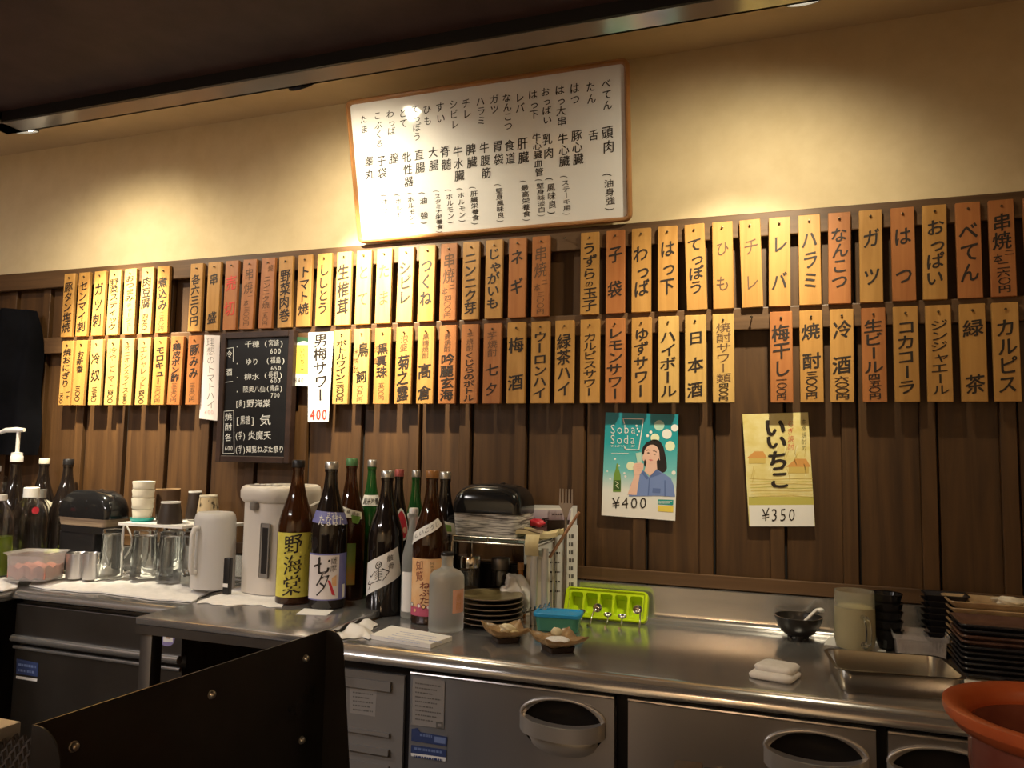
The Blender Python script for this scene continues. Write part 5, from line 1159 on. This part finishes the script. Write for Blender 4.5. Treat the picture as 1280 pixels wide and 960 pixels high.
G().lathe([(0, 0), (.014, 0), (.016, .004), (.016, h * .6), (.007, h * .78), (.006, h * .86), (0, h * .86)], 24).build('bottle_body', mat('amber', (.42, .15, .02), .15, 0, .3), t, 50)
G().lathe([(0, h * .862), (.0085, h * .862), (.0085, h), (0, h)], 18).build('cap', 'frame_wood', t, 40)
q0, q1 = on_y(658, 692, -.125), on_y(681, 692, -.125); t = thing('carton', 'cream carton inside the rack beside the amber bottle', 'carton', (q0.x, -.125, CT))
g = G(); wx = q1.x - q0.x; g.box(0, wx, 0, .05, 0, q0.z - CT - .006, .0015); g.build('carton_body', 'cream', t, 0)
g = G(); g.prism([(0, 0), (.05, 0), (.03, .014), (.02, .014)], lambda u, v, d: Vector((d, u, v + q0.z - CT - .0055)), 0.001, wx - .001); g.build('top_flap', 'paper', t, 0)
t = thing('dark_filler', 'added black crate standing in shadow at the back of the wire rack', 'filler', (rx0 + .008, -.112, CT)); g = G()  # black box put in to make the rack's inside dark
rbox_rings(g, tub([(.073, .014, .008, 0), (.075, .016, .008, .115), (.077, .017, .008, .117), (.077, .017, .008, .125)], .003), off=(.082, .018)); g.build('filler_body', 'black', t, 40)
q = on_z(654, 766, CT); o = blob('plastic_bag', 'crumpled white plastic bag between the plate stack and the rack', 'bag', (q.x, -.170, CT + .0005), .041, .030, .050, 21, 'white', .34)
# plates
M['plate_dark'] = mat('plate_dark', (.020, .017, .015), .3); M['plate_glaze'] = noise_col(mat('plate_glaze', (.16, .12, .05), .3), (.10, .075, .03), (.22, .17, .08), (26, 26, 26), 4); M['plate_rim'] = mat('plate_rim', (.22, .17, .12), .35)
p = base_at(617, 787, CT, .066); R = pix_r(p, 40.5); p.y -= .012; p.x -= .004; H = height_to(p, 741); n_ = 6; st = (H - .016) / (n_ - 1)
pos = ['bottom round dark plate of the stack in front of the wire rack', 'second round dark plate from the bottom of the stack by the rack', 'third round dark plate from the bottom of the stack by the rack', 'third round dark plate from the top of the stack by the rack', 'round dark plate just under the topmost of the stack by the rack', 'topmost round plate with olive glaze on the stack by the rack']
def round_plate():
    t = thing('round_plate', pos[0], 'plate', tuple(p), 0, 'stacked round plates')
    G().lathe([(0, 0), (R * .62, 0), (R * .66, .0025), (R * .90, .008), (R * .985, .0122), (R * .985, .0128), (R * .64, .0066), (0, .0058)], 48).build('plate_body', 'plate_dark', t, 50)
    G().lathe([(0, .0060), (R * .64, .0068), (R * .97, .01275), (R * .985, .0132), (R * .992, .0128), (R * .988, .0119)], 48).build('glazed_face', 'plate_glaze', t, 60)
    G().tube([(R * .986 * math.cos(k * math.pi / 24), R * .986 * math.sin(k * math.pi / 24), .0122) for k in range(49)], .0012, 6).build('rim', 'plate_rim', t, 60)
    return t
rp = round_plate()
for k in range(1, n_): dup(rp, (p.x + RND.uniform(-.0015, .0015), p.y + RND.uniform(-.0015, .0015), p.z + k * st), k * .7, pos[k])
# square dishes with turned-up corners
M['dish'] = noise_col(mat('dish', (.30, .19, .09), .3), (.17, .095, .04), (.42, .28, .14), (30, 30, 30), 5); M['dish_dark'] = mat('dish_dark', (.03, .018, .012), .4)
def corner_dish(p, s, rz, label):
    t = thing('square_dish', label, 'dish', tuple(p), rz)
    def fn(u, v):
        x, y = (u * 2 - 1), (v * 2 - 1); k = 1 - .10 * (1 - abs(x)) * (abs(y) > .98) - .10 * (1 - abs(y)) * (abs(x) > .98); e = max(abs(x), abs(y))
        return Vector((x * s * k, y * s * k, .014 + .013 * max(0, e - .45) ** 1.2 / .49 + .010 * (abs(x) * abs(y)) ** 2 + .0012 * math.sin(11 * x + 7 * y)))
    G().sheet(20, 20, fn, .004).build('dish_body', 'dish', t, 60)
    rbox_rings(G(), [(s * .55, s * .55, .006, 0), (s * .60, s * .60, .006, .0105)]).build('foot', 'dish_dark', t, 30)
    return t
c1 = base_at(632, 806, CT, .036); c2 = base_at(697, 818, CT, .036)
corner_dish(c1, .047, .62, 'square brown dish with lemon scrap, the farther of two near the blue-lidded tub')
corner_dish(c2, .050, .70, 'square brown dish heaped with salt, the nearer of two by the blue-lidded tub')
M['salt'] = noise_col(mat('salt', (.8, .78, .76), .9), (.72, .70, .68), (.84, .82, .80), (200, 200, 200), 2, bump=.4)
M['lemon'] = mat('lemon', (.66, .58, .38), .45); M['lemon_dark'] = mat('lemon_dark', (.48, .36, .17), .5)
o = blob('salt_heap', 'white salt heaped in the nearer square brown dish', 'salt', (c2.x, c2.y, CT + .0155), .027, .024, .0065, 9, 'salt', .12)
o = blob('lemon_wedge', 'pale lemon wedge on the back of the salt dish', 'lemon', (c2.x - .012, c2.y + .030, CT + .0235), .012, .008, .009, 11, 'lemon', .15)
o = blob('lemon_wedge', 'pale lemon scrap in the farther square brown dish', 'lemon', (c1.x + .002, c1.y + .004, CT + .0155), .018, .013, .011, 12, 'lemon', .25)
o = blob('lemon_peel', 'brownish peel scrap beside the lemon in the farther dish', 'peel', (c1.x + .024, c1.y - .006, CT + .0155), .010, .008, .006, 13, 'lemon_dark', .2)
# tall slotted fork, wooden chopstick, menu sheets
M['clear_sheet'] = mat('clear_sheet', (.62, .62, .62), .3)
def sheet_thing(name, label, corners, y, parts, m='paper', th=.002):
    return paper(name, corners, y, m, label, 'menu sheet', parts, th)
M['lilac'] = grad_mat('lilac', [(0, (.20, .10, .10)), (.45, (.42, .33, .40)), (1, (.66, .60, .66))], 'Z', -.06, .0)
def p_(g, L):
    f = L(0); poly(g, [(659, 635), (716, 635), (716, 762), (659, 762)], f, 0); f = L(1); poly(g, [(664, 637), (714, 637), (711, 668), (664, 668)], f, 1); poly(g, [(684, 650), (712, 650), (708, 668), (684, 668)], L(2), 3)
    put(g, '金', 668, -653, 14, 13, L(3), 2, .04, .2); put(g, '酒', 680, -653, 13, 12, L(3), 2, .02, .15); dashes(g, 690, 706, 642, 1.5, L(3), 2)
    for k in range(5): dashes(g, 666, 700, 690 + k * 12, 2, L(1), 2)
sheet_thing('menu_sheet', 'framed menu sheet with lilac picture standing against the wall behind the rack', [(655, 631), (721, 632), (720, 735), (655, 733)], -.0500, [('print', ['paper', 'lilac', 'ink', 'dark_frame'], p_)], 'clear_sheet')
def p_(g, L):
    for k in range(9): dashes(g, 711, 717, 668 + 10 * k, 5, L(0), 0)
sheet_thing('menu_sheet', 'narrow white menu sheet standing upright beside the tall fork', [(709, 656), (722, 656.5), (720.5, 764), (708, 762)], -.062, [('print', ['grey_ink'], p_)])
q0 = on_y(706, 646, -.075); q1 = on_y(705, 764, -.075); q2 = on_y(703.5, 611, -.075)
t = thing('serving_fork', 'tall steel serving fork standing upright against the menu sheets', 'fork', (q1.x, -.075, CT)); hh = q2.z - CT; h1 = q0.z - CT
g = G(); g.tube([(0, 0, .001), (.001, 0, h1 * .5), (.002, 0, h1)], [.0042, .0048, .0042], 10); M['fork_steel'] = mat('fork_steel', (.30, .245, .21), .35, .8); g.build('handle', 'fork_steel', t, 60)
g = G(); dxm = .002; hw = .019
g.prism([(-.004, h1 - .004), (.004, h1 - .004), (.010, h1 + .018), (hw, h1 + .030), (hw, h1 + .036), (-hw, h1 + .036), (-hw, h1 + .030), (-.010, h1 + .018)], lambda u, v, d: Vector((u + dxm, d, v)), -.0012, .0012)
for k in range(5):
    x = -hw + .0025 + k * (2 * hw - .005) / 4; g.prism([(x - .0022, h1 + .034), (x + .0022, h1 + .034), (x + .0014, hh), (x - .0014, hh)], lambda u, v, d: Vector((u + dxm, d, v)), -.0011, .0011)
g.build('fork_head', 'fork_steel', t, 30)
a, b = on_y(724, 640, -.14), on_y(687, 697, -.14); t = thing('wooden_skewer', 'reddish wooden stick leaning across the rack and the fork', 'stick', tuple(b)); M['stick'] = noise_col(mat('stick', (.36, .17, .09), .5), (.28, .12, .06), (.42, .22, .12), (80, 80, 8), 3)
g = G(); g.tube([(0, 0, 0), tuple((a - b) * .5), tuple(a - b)], [.004, .0042, .0036], 10); g.build('stick_body', 'stick', t, 60)
# blue-lidded tub
p = base_at(698, 791, CT, .032); hx = pix_r(p, 30); h = height_to(p, 764)
t = thing('storage_box', 'small translucent green box with blue lid beside the lime ice tray', 'box', tuple(p), .10)
M['aqua'] = mat('aqua', (.12, .42, .30), .25, 0, .35, 1.3); M['blue_lid'] = mat('blue_lid', (.02, .30, .62), .35, 0, .1)
rbox_rings(G(), [(hx * .84, .026, .012, 0), (hx * .92, .031, .014, h - .012), (hx * .93, .031, .014, h - .0105)]).build('box_body', 'aqua', t, 40)
g = G(); rbox_rings(g, [(hx * .98, .035, .016, h - .010), (hx * 1.0, .037, .016, h - .008), (hx * 1.0, .037, .016, h - .002), (hx * .97, .035, .016, h), (hx * .88, .030, .012, h), (hx * .86, .029, .012, h - .003)]); g.build('lid', 'blue_lid', t, 40)
# lime ice tray leaning on the upstand
M['lime'] = mat('lime', (.50, .68, .01), .3, 0, .0)
A, B = on_z(717, 766, CT), on_z(806, 779, CT); ctr = (A + B) / 2; W2 = .107; H2 = .076
t = thing('ice_tray', 'lime green five-well ice tray leaning against the steel upstand', 'ice tray', (ctr.x, -.112, CT + .0065)); t.rotation_euler = (math.radians(-26), 0, 0.0)
g = G(); n5 = 5; wx = .0165; cell = (2 * W2 - .020) / n5
xs = [-W2 + .010 + cell * (k + .5) for k in range(n5)]
# face with five rounded openings: strips between rings
outer = rrect(-W2, W2, .0, H2, .012, 6)
for k, x in enumerate(xs):
    hxw = cell / 2 - .0028; hole = rrect(x - hxw, x + hxw, .012, H2 - .012, .007, 5); cellp = rrect(x - cell / 2, x + cell / 2, .005, H2 - .005, .0005, 5)
    m = len(hole); a_ = [g.b.verts.new((u, 0, v)) for u, v in hole]; b_ = [g.b.verts.new((u, 0, v)) for u, v in cellp]
    for i in range(m): g.b.faces.new([a_[i], a_[(i + 1) % m], b_[(i + 1) % m], b_[i]])
    deep = rrect(x - hxw * .78, x + hxw * .78, .018, H2 - .018, .006, 5); d_ = [g.b.verts.new((u, .026, v)) for u, v in deep]
    for i in range(m): g.b.faces.new([a_[i], d_[i], d_[(i + 1) % m], a_[(i + 1) % m]])
    g.b.faces.new(d_)
inn = rrect(-W2 + .009, W2 - .009, .005, H2 - .005, .006, 6); prof = [(1, 0), (.6, -.004), (0, -.004), (-.12, 0), (-.12, .012), (0, .012), (0.3, .002)]
rings = []
for s_, y in prof: rings.append([g.b.verts.new((o_[0] + (i_[0] - o_[0]) * s_, y, o_[1] + (i_[1] - o_[1]) * s_)) for o_, i_ in zip(outer, inn)])
for A_, B_ in zip(rings, rings[1:]):
    for i in range(len(A_)): g.b.faces.new([A_[i], A_[(i + 1) % len(A_)], B_[(i + 1) % len(B_)], B_[i]])
g.build('tray_body', 'lime', t, 40)
# spoons leaning in front of the tray
M['spoon'] = mat('spoon', (.50, .46, .38), .16, 1.0)
SP = [(727, 764, .4, 'spoon leaning on the left end of the lime ice tray, partly behind the blue lid'), (747, 760, -.9, 'round-bowled spoon standing before the second well of the lime tray'), (760, 768, .2, 'flat-lying spoon before the middle of the lime tray'), (778, 770, .1, 'spoon with upright handle before the fourth well of the lime tray'), (797, 762, .8, 'round-bowled spoon at the right end of the lime tray')]
for px, py, lean, l in SP:
    q = on_y(px, py, -.135); z_ = q.z - CT
    t = thing('measuring_spoon', l, 'spoon', (q.x, -.137, CT + .0006), 0, 'spoons before the ice tray')
    T = Matrix.Translation((0, 0, z_)) @ Matrix.Rotation(math.radians(62 if lean in (-.9, .8) else 22), 4, 'X')
    r_ = .0115 if lean in (-.9, .8) else .011
    G().lathe([(0, -.007), (r_ * .5, -.0058), (r_ * .85, -.003), (r_, .0), (r_ * .94, .0), (r_ * .8, -.0022), (r_ * .45, -.0046), (0, -.0056)], 20, M4=T, sx=1.0, sy=.85 if r_ < .0113 else 1).build('bowl', 'spoon', t, 60)
    G().tube([(r_ * .7 * lean, -.002, z_ - .003), (lean * .008 + r_ * .3 * lean, -.014, z_ * .5), (lean * .012, -.030, .0022), (lean * .016, -.044, .0022)], [.0018, .002, .0024, .0028], 8).build('handle', 'spoon', t, 60)
# ---------------------------------------------------------------- right end of the counter
p = base_at(998, 797, CT, .022); R = pix_r(p, 28.5); h = height_to(p, 766); p.y -= .034
t = thing('sauce_bowl', 'small footed black bowl by the steel upstand with white spoon', 'bowl', tuple(p))
g = G(); shell(g, [(R * .42, .008), (R * .62, .013), (R * .86, h * .58), (R * .98, h * .86), (R, h)], .0028); g.build('bowl_body', 'plate_dark', t, 50)
for k in range(3):
    a = k * 2.09 + .6; G().lathe([(0, 0), (.006, 0), (.0085, .010), (0, .013)], 12, (R * .38 * math.cos(a), R * .38 * math.sin(a), 0)).build('foot', 'plate_dark', t, 50)
a_, b_ = Vector((-.002, -.004, h * .45)), Vector((R * .72, -.004, h + .016))
t2 = thing('china_spoon', 'white china spoon standing in the black bowl', 'spoon', (p.x, p.y, p.z))
g = G(); g.tube([tuple(a_), tuple(a_.lerp(b_, .5)), tuple(b_), tuple(b_ + Vector((.006, 0, .003)))], [.005, .0055, .0055, .0045], 10, flat=.7)
g.lathe([(0, -.006), (.007, -.003), (.0085, .001), (.006, .004), (0, .006)], 14, tuple(b_ + Vector((.010, 0, .001)))); g.build('spoon_handle', 'white', t2, 60)
g = G(); g.lathe([(0, -.005), (.008, -.004), (.012, .001), (.010, .002), (0, -.001)], 16, tuple(a_ + Vector((-.006, 0, 0)))); g.build('spoon_bowl', 'white', t2, 60)
# mug of cloudy lemon drink
p = base_at(1069, 816, CT + .002, .042); p.z = CT + .0021; R = pix_r(p, 24); h = height_to(p, 738)
t = thing('beer_mug', 'frosted glass mug with pale yellow drink standing behind the steel tray', 'mug', tuple(p))
g = G(); shell(g, [(R * .80, 0), (R * .92, .004), (R * .99, h * .16), (R * 1.0, h * .5), (R * .97, h)], .004, seg=40)
M['mug_glass'] = mat('mug_glass', (.88, .86, .74), .25, 0, .85, 1.3); g.build('mug_body', 'mug_glass', t, 50)
M['lemonade'] = mat('lemonade', (.66, .58, .33), .3, 0, .25, 1.2); G().lathe([(0, .0045), (R * .86, .0045), (R * .945, h * .16), (R * .955, h * .5), (R * .935, h * .72), (0, h * .72)], 36).build('drink', 'lemonade', t, 50)
a = facing(p) + .42; dx, dy = math.cos(a), math.sin(a)
g = G(); g.tube([(dx * R * s, dy * R * s, z) for s, z in ((.98, h * .60), (1.28, h * .60), (1.52, h * .54), (1.58, h * .40), (1.50, h * .20), (1.28, h * .12), (.99, h * .14))], .0065, 12); g.build('handle', 'clear_glass', t, 60)
slab('paper_sheet', 'white paper sheet under the mug and bowl stack', 'paper sheet', [(1030, 806), (1108, 817), (1104, 803), (1040, 792)], CT, .0016, 'paper')
# stack of black bowls
p = base_at(1110, 815, CT + .002, .036); p.z = CT + .0018; R = pix_r(p, 18.5); H = height_to(p, 742); nb = 5; st = (H - .042) / (nb - 1)
BL = ['lowest black bowl of the stack right of the mug', 'second black bowl from the bottom of the stack right of the mug', 'middle black bowl of the stack right of the mug', 'black bowl just under the top of the stack right of the mug', 'topmost black bowl of the stack right of the mug']
t = thing('black_bowl', BL[0], 'bowl', tuple(p), 0, 'stacked black bowls')
shell(G(), [(R * .55, 0), (R * .57, .004), (R * .78, .018), (R * .91, .032), (R * 1.0, .042)], .0017).build('bowl_body', 'black_gloss', t, 50)
G().lathe([(R * .97, .0423), (R * 1.02, .0412), (R * 1.03, .0435), (R * .97, .0440), (R * .97, .0423)], 28).build('rim', 'black_gloss', t, 50)
for k in range(1, nb): dup(t, (p.x + RND.uniform(-.0025, .0025), p.y, p.z + k * st), k, BL[k])
# folded towel
p = on_z(970, 848, CT); t = thing('folded_towel', 'folded white hand towel on the worktop edge left of the steel tray', 'towel', (p.x, p.y + .012, CT + .0005), -.28)
for nm, s, zz, dy, amp in (('lower_fold', 1.0, 0, -.006, .002), ('upper_fold', .90, .0095, .006, .004)):
    g = G(); f = lumpy(31 + int(zz * 1000)); secs = [(.036 * s, .034 * s, .012, 0), (.041 * s, .039 * s, .016, .003), (.042 * s, .040 * s, .017, .008), (.038 * s, .036 * s, .015, .0115), (.026 * s, .026 * s, .012, .0135)]
    rbox_rings(g, [(a, b, c, d + zz) for a, b, c, d in secs], 6, off=(0, dy))
    for v in g.b.verts: k = f(v.co.x, v.co.y); v.co.z += amp * k * (v.co.z > .002 + zz); v.co.x += .0015 * k
    g.build(nm, 'cloth', t, 70)
# steel tray
c = [on_z(x, y, CT + .040) for x, y in ((1038, 838), (1206, 851), (1190, 828), (1032, 806))]
b4 = [on_z(x, y, CT + .001) for x, y in ((1049, 858), (1192, 872))]
cx_ = sum(v.x for v in c) / 4; cy_ = sum(v.y for v in c) / 4; hx = ((c[1].x - c[0].x) + (c[2].x - c[3].x)) / 4; hy = ((c[3].y - c[0].y) + (c[2].y - c[1].y)) / 4
t = thing('steel_tray', 'empty rectangular stainless tray on the worktop in front of the mug', 'tray', (cx_, cy_, CT + .0006), math.atan2(c[1].y - c[0].y, c[1].x - c[0].x))
hz = .040; hx0, hy0 = hx - .014, hy - .014
secs = [(hx0, hy0, .018, 0), (hx0 + .003, hy0 + .003, .020, .003), (hx - .006, hy - .006, .024, hz - .002), (hx, hy, .026, hz), (hx, hy, .026, hz + .0016), (hx - .007, hy - .007, .024, hz + .0014), (hx0 + .0015, hy0 + .0015, .018, .005), (hx0 - .002, hy0 - .002, .016, .0022)]
M['tray_steel'] = mat('tray_steel', (.55, .53, .48), .22, 1.0)
rbox_rings(G(), secs, 8).build('tray_body', 'tray_steel', t, 40)
# clear ribbed tub
p = base_at(1147, 824, CT, .03); t = thing('clear_tub', 'clear ribbed plastic tub between the bowl stack and plate stacks', 'tub', (p.x + .004, p.y - .004, CT + .0005), -.03); h = .052; hx = pix_r(p, 31)
g = G(); rbox_rings(g, tub([(hx * .86, .036, .010, 0), (hx * .93, .040, .012, h - .012), (hx, .044, .012, h - .011), (hx * 1.02, .046, .013, h)], .0013)); g.build('tub_body', 'hazy_plastic', t, 40)
g = G()
for k in range(15):
    x = -hx * .82 + k * hx * 1.64 / 14; g.box(x - .0008, x + .0008, -.0405, -.039, .006, h - .012)
g.build('rib', 'hazy_plastic', t, 0)
# square plates in stacks
M['plate_black'] = mat('plate_black', (.018, .016, .020), .28); M['plate_brown'] = noise_col(mat('plate_brown', (.11, .055, .04), .3), (.075, .036, .028), (.14, .075, .055), (20, 20, 20), 4); M['plate_tan'] = noise_col(mat('plate_tan', (.42, .28, .14), .35), (.26, .15, .07), (.54, .39, .22), (14, 14, 14), 4)
def sq_plate(p, hx, hy, body, face, label, grp, up=.008, rz=0.0, rim=None):
    t = thing('square_plate', label, 'plate', tuple(p), rz, grp)
    secs = [(hx * .80, hy * .80, .006, 0), (hx * .84, hy * .84, .008, .002), (hx * .985, hy * .985, .010, up), (hx, hy, .010, up + .003), (hx * .985, hy * .985, .010, up + .0042)]
    rbox_rings(G(), secs, 4, cap1=False).build('plate_body', body, t, 30)
    g = G(); rbox_rings(g, [(hx * .985, hy * .985, .010, up + .0043), (hx * .95, hy * .95, .009, up + .0044), (hx * .82, hy * .82, .008, .0048)], 4, cap0=False); g.build('glazed_face', face, t, 40)
    return t
ORD = ['bottom', 'second', 'third', 'fourth', 'fifth', 'sixth', 'seventh', 'eighth', 'ninth', 'tenth']
def where(k, n): return 'bottom' if k == 0 else 'topmost' if k == n - 1 else ORD[k] + ' from the bottom'
f0 = on_z(1203, 850, CT); HX, HY = .095, .062
p = Vector((f0.x + HX, f0.y + HY, CT + .0014)); Hs = height_to(f0, 781); n_ = 10; st = (Hs - .012) / (n_ - 1)
pl = None
for k in range(n_):
    loc = (p.x + RND.uniform(-.0012, .0012), p.y + RND.uniform(-.001, .001), p.z + k * st); l = 'black square plate %s in the front stack behind the clay pot' % where(k, n_)
    if k in (n_ - 1, 6, 7): sq_plate(Vector(loc), HX, HY, 'plate_brown' if k != n_ - 1 else 'plate_black', 'plate_brown', l.replace('black square', 'brown-glazed square'), 'front stack of square plates')
    elif pl is None: pl = sq_plate(Vector(loc), HX, HY, 'plate_black', 'plate_black', l, 'front stack of square plates')
    else: dup(pl, loc, 0, l)
q = on_y(1178, 745, -.150); HX2, HY2 = .085, .054; p = Vector((q.x + HX2 + .004, -.148, CT + .0006)); Hs = q.z - CT; n2 = 9; st = (Hs - .018) / (n2 - 1); pl = None
for k in range(n2):
    loc = (p.x + RND.uniform(-.002, .002), p.y, p.z + k * st); l = 'tan square plate %s in the middle stack behind the black plates' % where(k, n2)
    if pl is None: pl = sq_plate(Vector(loc), HX2, HY2, 'plate_tan', 'plate_tan', l, 'middle stack of square plates', .012)
    else: dup(pl, loc, 0, l)
q = on_y(1152, 737, -.075); HX3 = .050; p = Vector((q.x + .040, -.112, CT + .0006)); Hs = q.z - CT; n3 = 8; st = (Hs - .035) / (n3 - 1); pl = None
pe = p.copy()
for k in range(n3):
    loc = (pe.x, pe.y, p.z + k * st); l = 'black steep-sided dish %s in the back stack against the wall' % where(k, n3)
    if pl is None:
        pl = thing('deep_dish', l, 'dish', loc, 0, 'back stack of black dishes'); rbox_rings(G(), tub([(.018, .018, .005, 0), (.022, .020, .006, .004), (.043, .034, .008, .033), (.045, .035, .008, .034)], .0025)).build('dish_body', 'plate_black', pl, 30)
        rbox_rings(G(), [(.0445, .0348, .008, .0342), (.0455, .0356, .008, .0344), (.0455, .0356, .008, .0354), (.0440, .0344, .008, .0354)], cap0=False, cap1=False).build('rim', 'plate_dark', pl, 30)
    else: dup(pl, loc, 0, l)
o = blob('paper_scrap', 'crumpled pale paper on the topmost tan plate', 'paper', (on_y(1262, 752, -.155).x, -.150, CT + .0006 + (n2 - 1) * ((on_y(1178, 745, -.150).z - CT - .018) / (n2 - 1)) + .006), .030, .018, .010, 41, 'cream', .3)
slab('paper_sheet', 'white paper sheet under the front stack of black plates', 'paper sheet', [(1206, 858), (1245, 862), (1275, 840), (1203, 832)], CT, .0012, 'paper')

# ---------------------------------------------------------------- near side: guard, grill, customer counter, clay pot
gz = 1.03
A = on_z(408, 787, gz); B = on_z(40, 906, gz); e = (B - A); L_ = e.length; ang = math.atan2(e.y, e.x)
t = thing('grill_guard', 'dark sheet steel guard with turned-in ends and bolts in the left foreground', 'guard', (A.x, A.y, .80)); hg = gz - .80
ex = Vector((e.x / L_, e.y / L_, 0)); nx = Vector((-ex.y, ex.x, 0))
if nx.x < 0: nx = -nx
M['guard_steel'] = noise_col(mat('guard_steel', (.085, .075, .070), .3, .7), (.048, .044, .043), (.068, .063, .061), (9, 9, 9), 4, rvar=(.24, .34))
def gp3(s, n, z): return ex * s + nx * n + Vector((0, 0, z))
g = G(); g.prism([(0, 0), (L_, 0), (L_, hg), (0, hg)], lambda u, v, d: gp3(u, d, v), 0, .0015); g.build('panel', 'guard_steel', t, 0)
def flange(s, w_top, w_bot, r):
    pts = [(.0016, 0), (w_bot, 0)]
    for k in range(9):
        a = math.pi / 2 * k / 8; pts.append((w_top - r + r * math.cos(a), hg - r + r * math.sin(a)))
    pts += [(.0016, hg)]
    return pts
for s, wt, wb_, r in ((0.0, .030, .052, .022), (L_ - .0015, .040, .046, .032)):
    g = G(); g.prism(flange(s, wt, wb_, r), lambda u, v, d: gp3(s + d, u, v), 0, .0015); g.build('flange', 'guard_steel', t, 0)
for bx, by in ((264, 868), (381.6, 823), (376.6, 925), (91.6, 933)):
    q = on_plane(bx, by, tuple(A + nx * .0015), tuple(nx)) - Vector((A.x, A.y, .80)); T = Matrix.Translation(q) @ nx.to_track_quat('Z', 'Y').to_matrix().to_4x4()
    g = G(); g.lathe([(0, 0), (.0052, 0), (.0052, .0008), (.0042, .0012), (.0040, .0036), (.0024, .005), (0, .0052)], 12, M4=T); g.build('bolt', 'cap_silver', t, 50)
M['pale_steel'] = mat('pale_steel', (.48, .46, .45), .35, .3); M['net_steel'] = mat('net_steel', (.12, .105, .095), .35, .7)
# charcoal grill left of the guard
q = on_z(14, 899, 1.0)
GX1 = A.x - .075; gy1 = q.y; 
t = thing('charcoal_grill', 'charcoal grill with wire net and pale steel ledge at the lower left corner', 'grill', (-1.0, -1.6, 0))
xr = min(A.x, B.x) - .012 + 1.0
g = G(); g.box(-.45, xr, -.45, gy1 + 1.6, .005, .975, .004); g.build('body', 'steel_dark', t, 30)
q2 = on_z(28, 903, 1.0)
xl = q2.x + 1.0 - .004
g = G(); g.box(-.45, xl, -.45, gy1 + 1.6, .9755, 1.0, .002); g.build('ledge', 'pale_steel', t, 30)
g = G(); g.box(xl + .001, xr, -.45, gy1 + 1.6 - .004, .9755, .982); nxn = 4
for i in range(34):
    y = gy1 + 1.595 - .006 - i * .0125
    for j in range(8):
        x = xl + .006 + j * (xr - xl - .010) / 7
        g.tube([(x - .005, y, .984), (x, y + .002, .990), (x + .005, y, .984)], .0024, 5)
g.build('wire_net', 'net_steel', t, 50)
# counter in front of the camera seat
t = thing('customer_counter', 'dark wooden customer counter below the bottom edge of the picture', 'counter', (0, 0, 0))
KZ = .862
g = G(); g.box(-.52, 1.45, -2.02, -1.22, KZ - .035, KZ, .004); M['counter_wood'] = noise_col(mat('counter_wood', (.12, .06, .03), .4), (.08, .04, .02), (.16, .085, .04), (2, 30, 30), 5); g.build('countertop', 'counter_wood', t, 30)
g = G(); g.box(-.48, 1.42, -1.75, -1.68, .003, KZ - .0355); g.build('front_panel', 'darkwood', t, 0)
# clay pot
M['clay'] = noise_col(mat('clay', (.50, .10, .03), .32), (.40, .075, .022), (.58, .14, .045), (9, 9, 9), 4); M['clay_glaze'] = noise_col(mat('clay_glaze', (.20, .05, .035), .25), (.12, .028, .022), (.30, .10, .06), (7, 7, 7), 4)
p = on_z(1340, 893, 1.015); c = BASIS.T @ (np.array(p[:]) - CAM); R = 143 * c[2] / F; hp = 1.015 - KZ; p.z = KZ + .0005
t = thing('clay_pot', 'large orange-red clay pot with thick rim in the lower right corner', 'pot', tuple(p))
G().lathe([(R * .985, hp - .012), (R * 1.0, hp - .006), (R * .995, hp - .001), (R * .95, hp + .001), (R * .86, hp - .002), (R * .80, hp - .008), (R * .78, hp - .022), (R * .795, hp - .0265), (R * .90, hp - .0235), (R * .985, hp - .012)], 64).build('rim', 'clay', t, 60)
G().lathe([(0, .003), (R * .55, .003), (R * .74, .04), (R * .80, hp * .6), (R * .79, hp - .02), (R * .765, hp - .02), (R * .76, hp * .6), (R * .70, .045), (R * .5, .010), (0, .010)], 64).build('pot_body', 'clay_glaze', t, 60)
# dark box at the bottom edge
q = on_z(846, 949, .905); q2 = on_z(958, 962, .905); t = thing('chopstick_box', 'dark wooden box with black sleeve peeking up at the bottom edge', 'box', (q.x, q.y - .03, KZ + .0005), math.atan2(q2.y - q.y, q2.x - q.x)); wq = (q2 - q).length
M['box_wood'] = noise_col(mat('box_wood', (.08, .04, .03), .45), (.06, .03, .02), (.12, .065, .045), (40, 5, 40), 4)
g = G(); g.box(0, .034, -.06, .03, 0, .905 - KZ, .003); g.box(.034, wq, -.058, .028, 0, .898 - KZ, .003); g.build('box_body', 'box_wood', t, 30)
g = G(); g.box(.0345, wq - .004, -.0585, .0285, .0005, .9005 - KZ, .002); g.build('sleeve', 'black', t, 30)
g = G(); g.box(.05, wq - .008, .012, .0275, .9006 - KZ, .9022 - KZ); g.build('trim_strip', 'kraft', t, 0)
bpy.data.objects.remove(_fo)
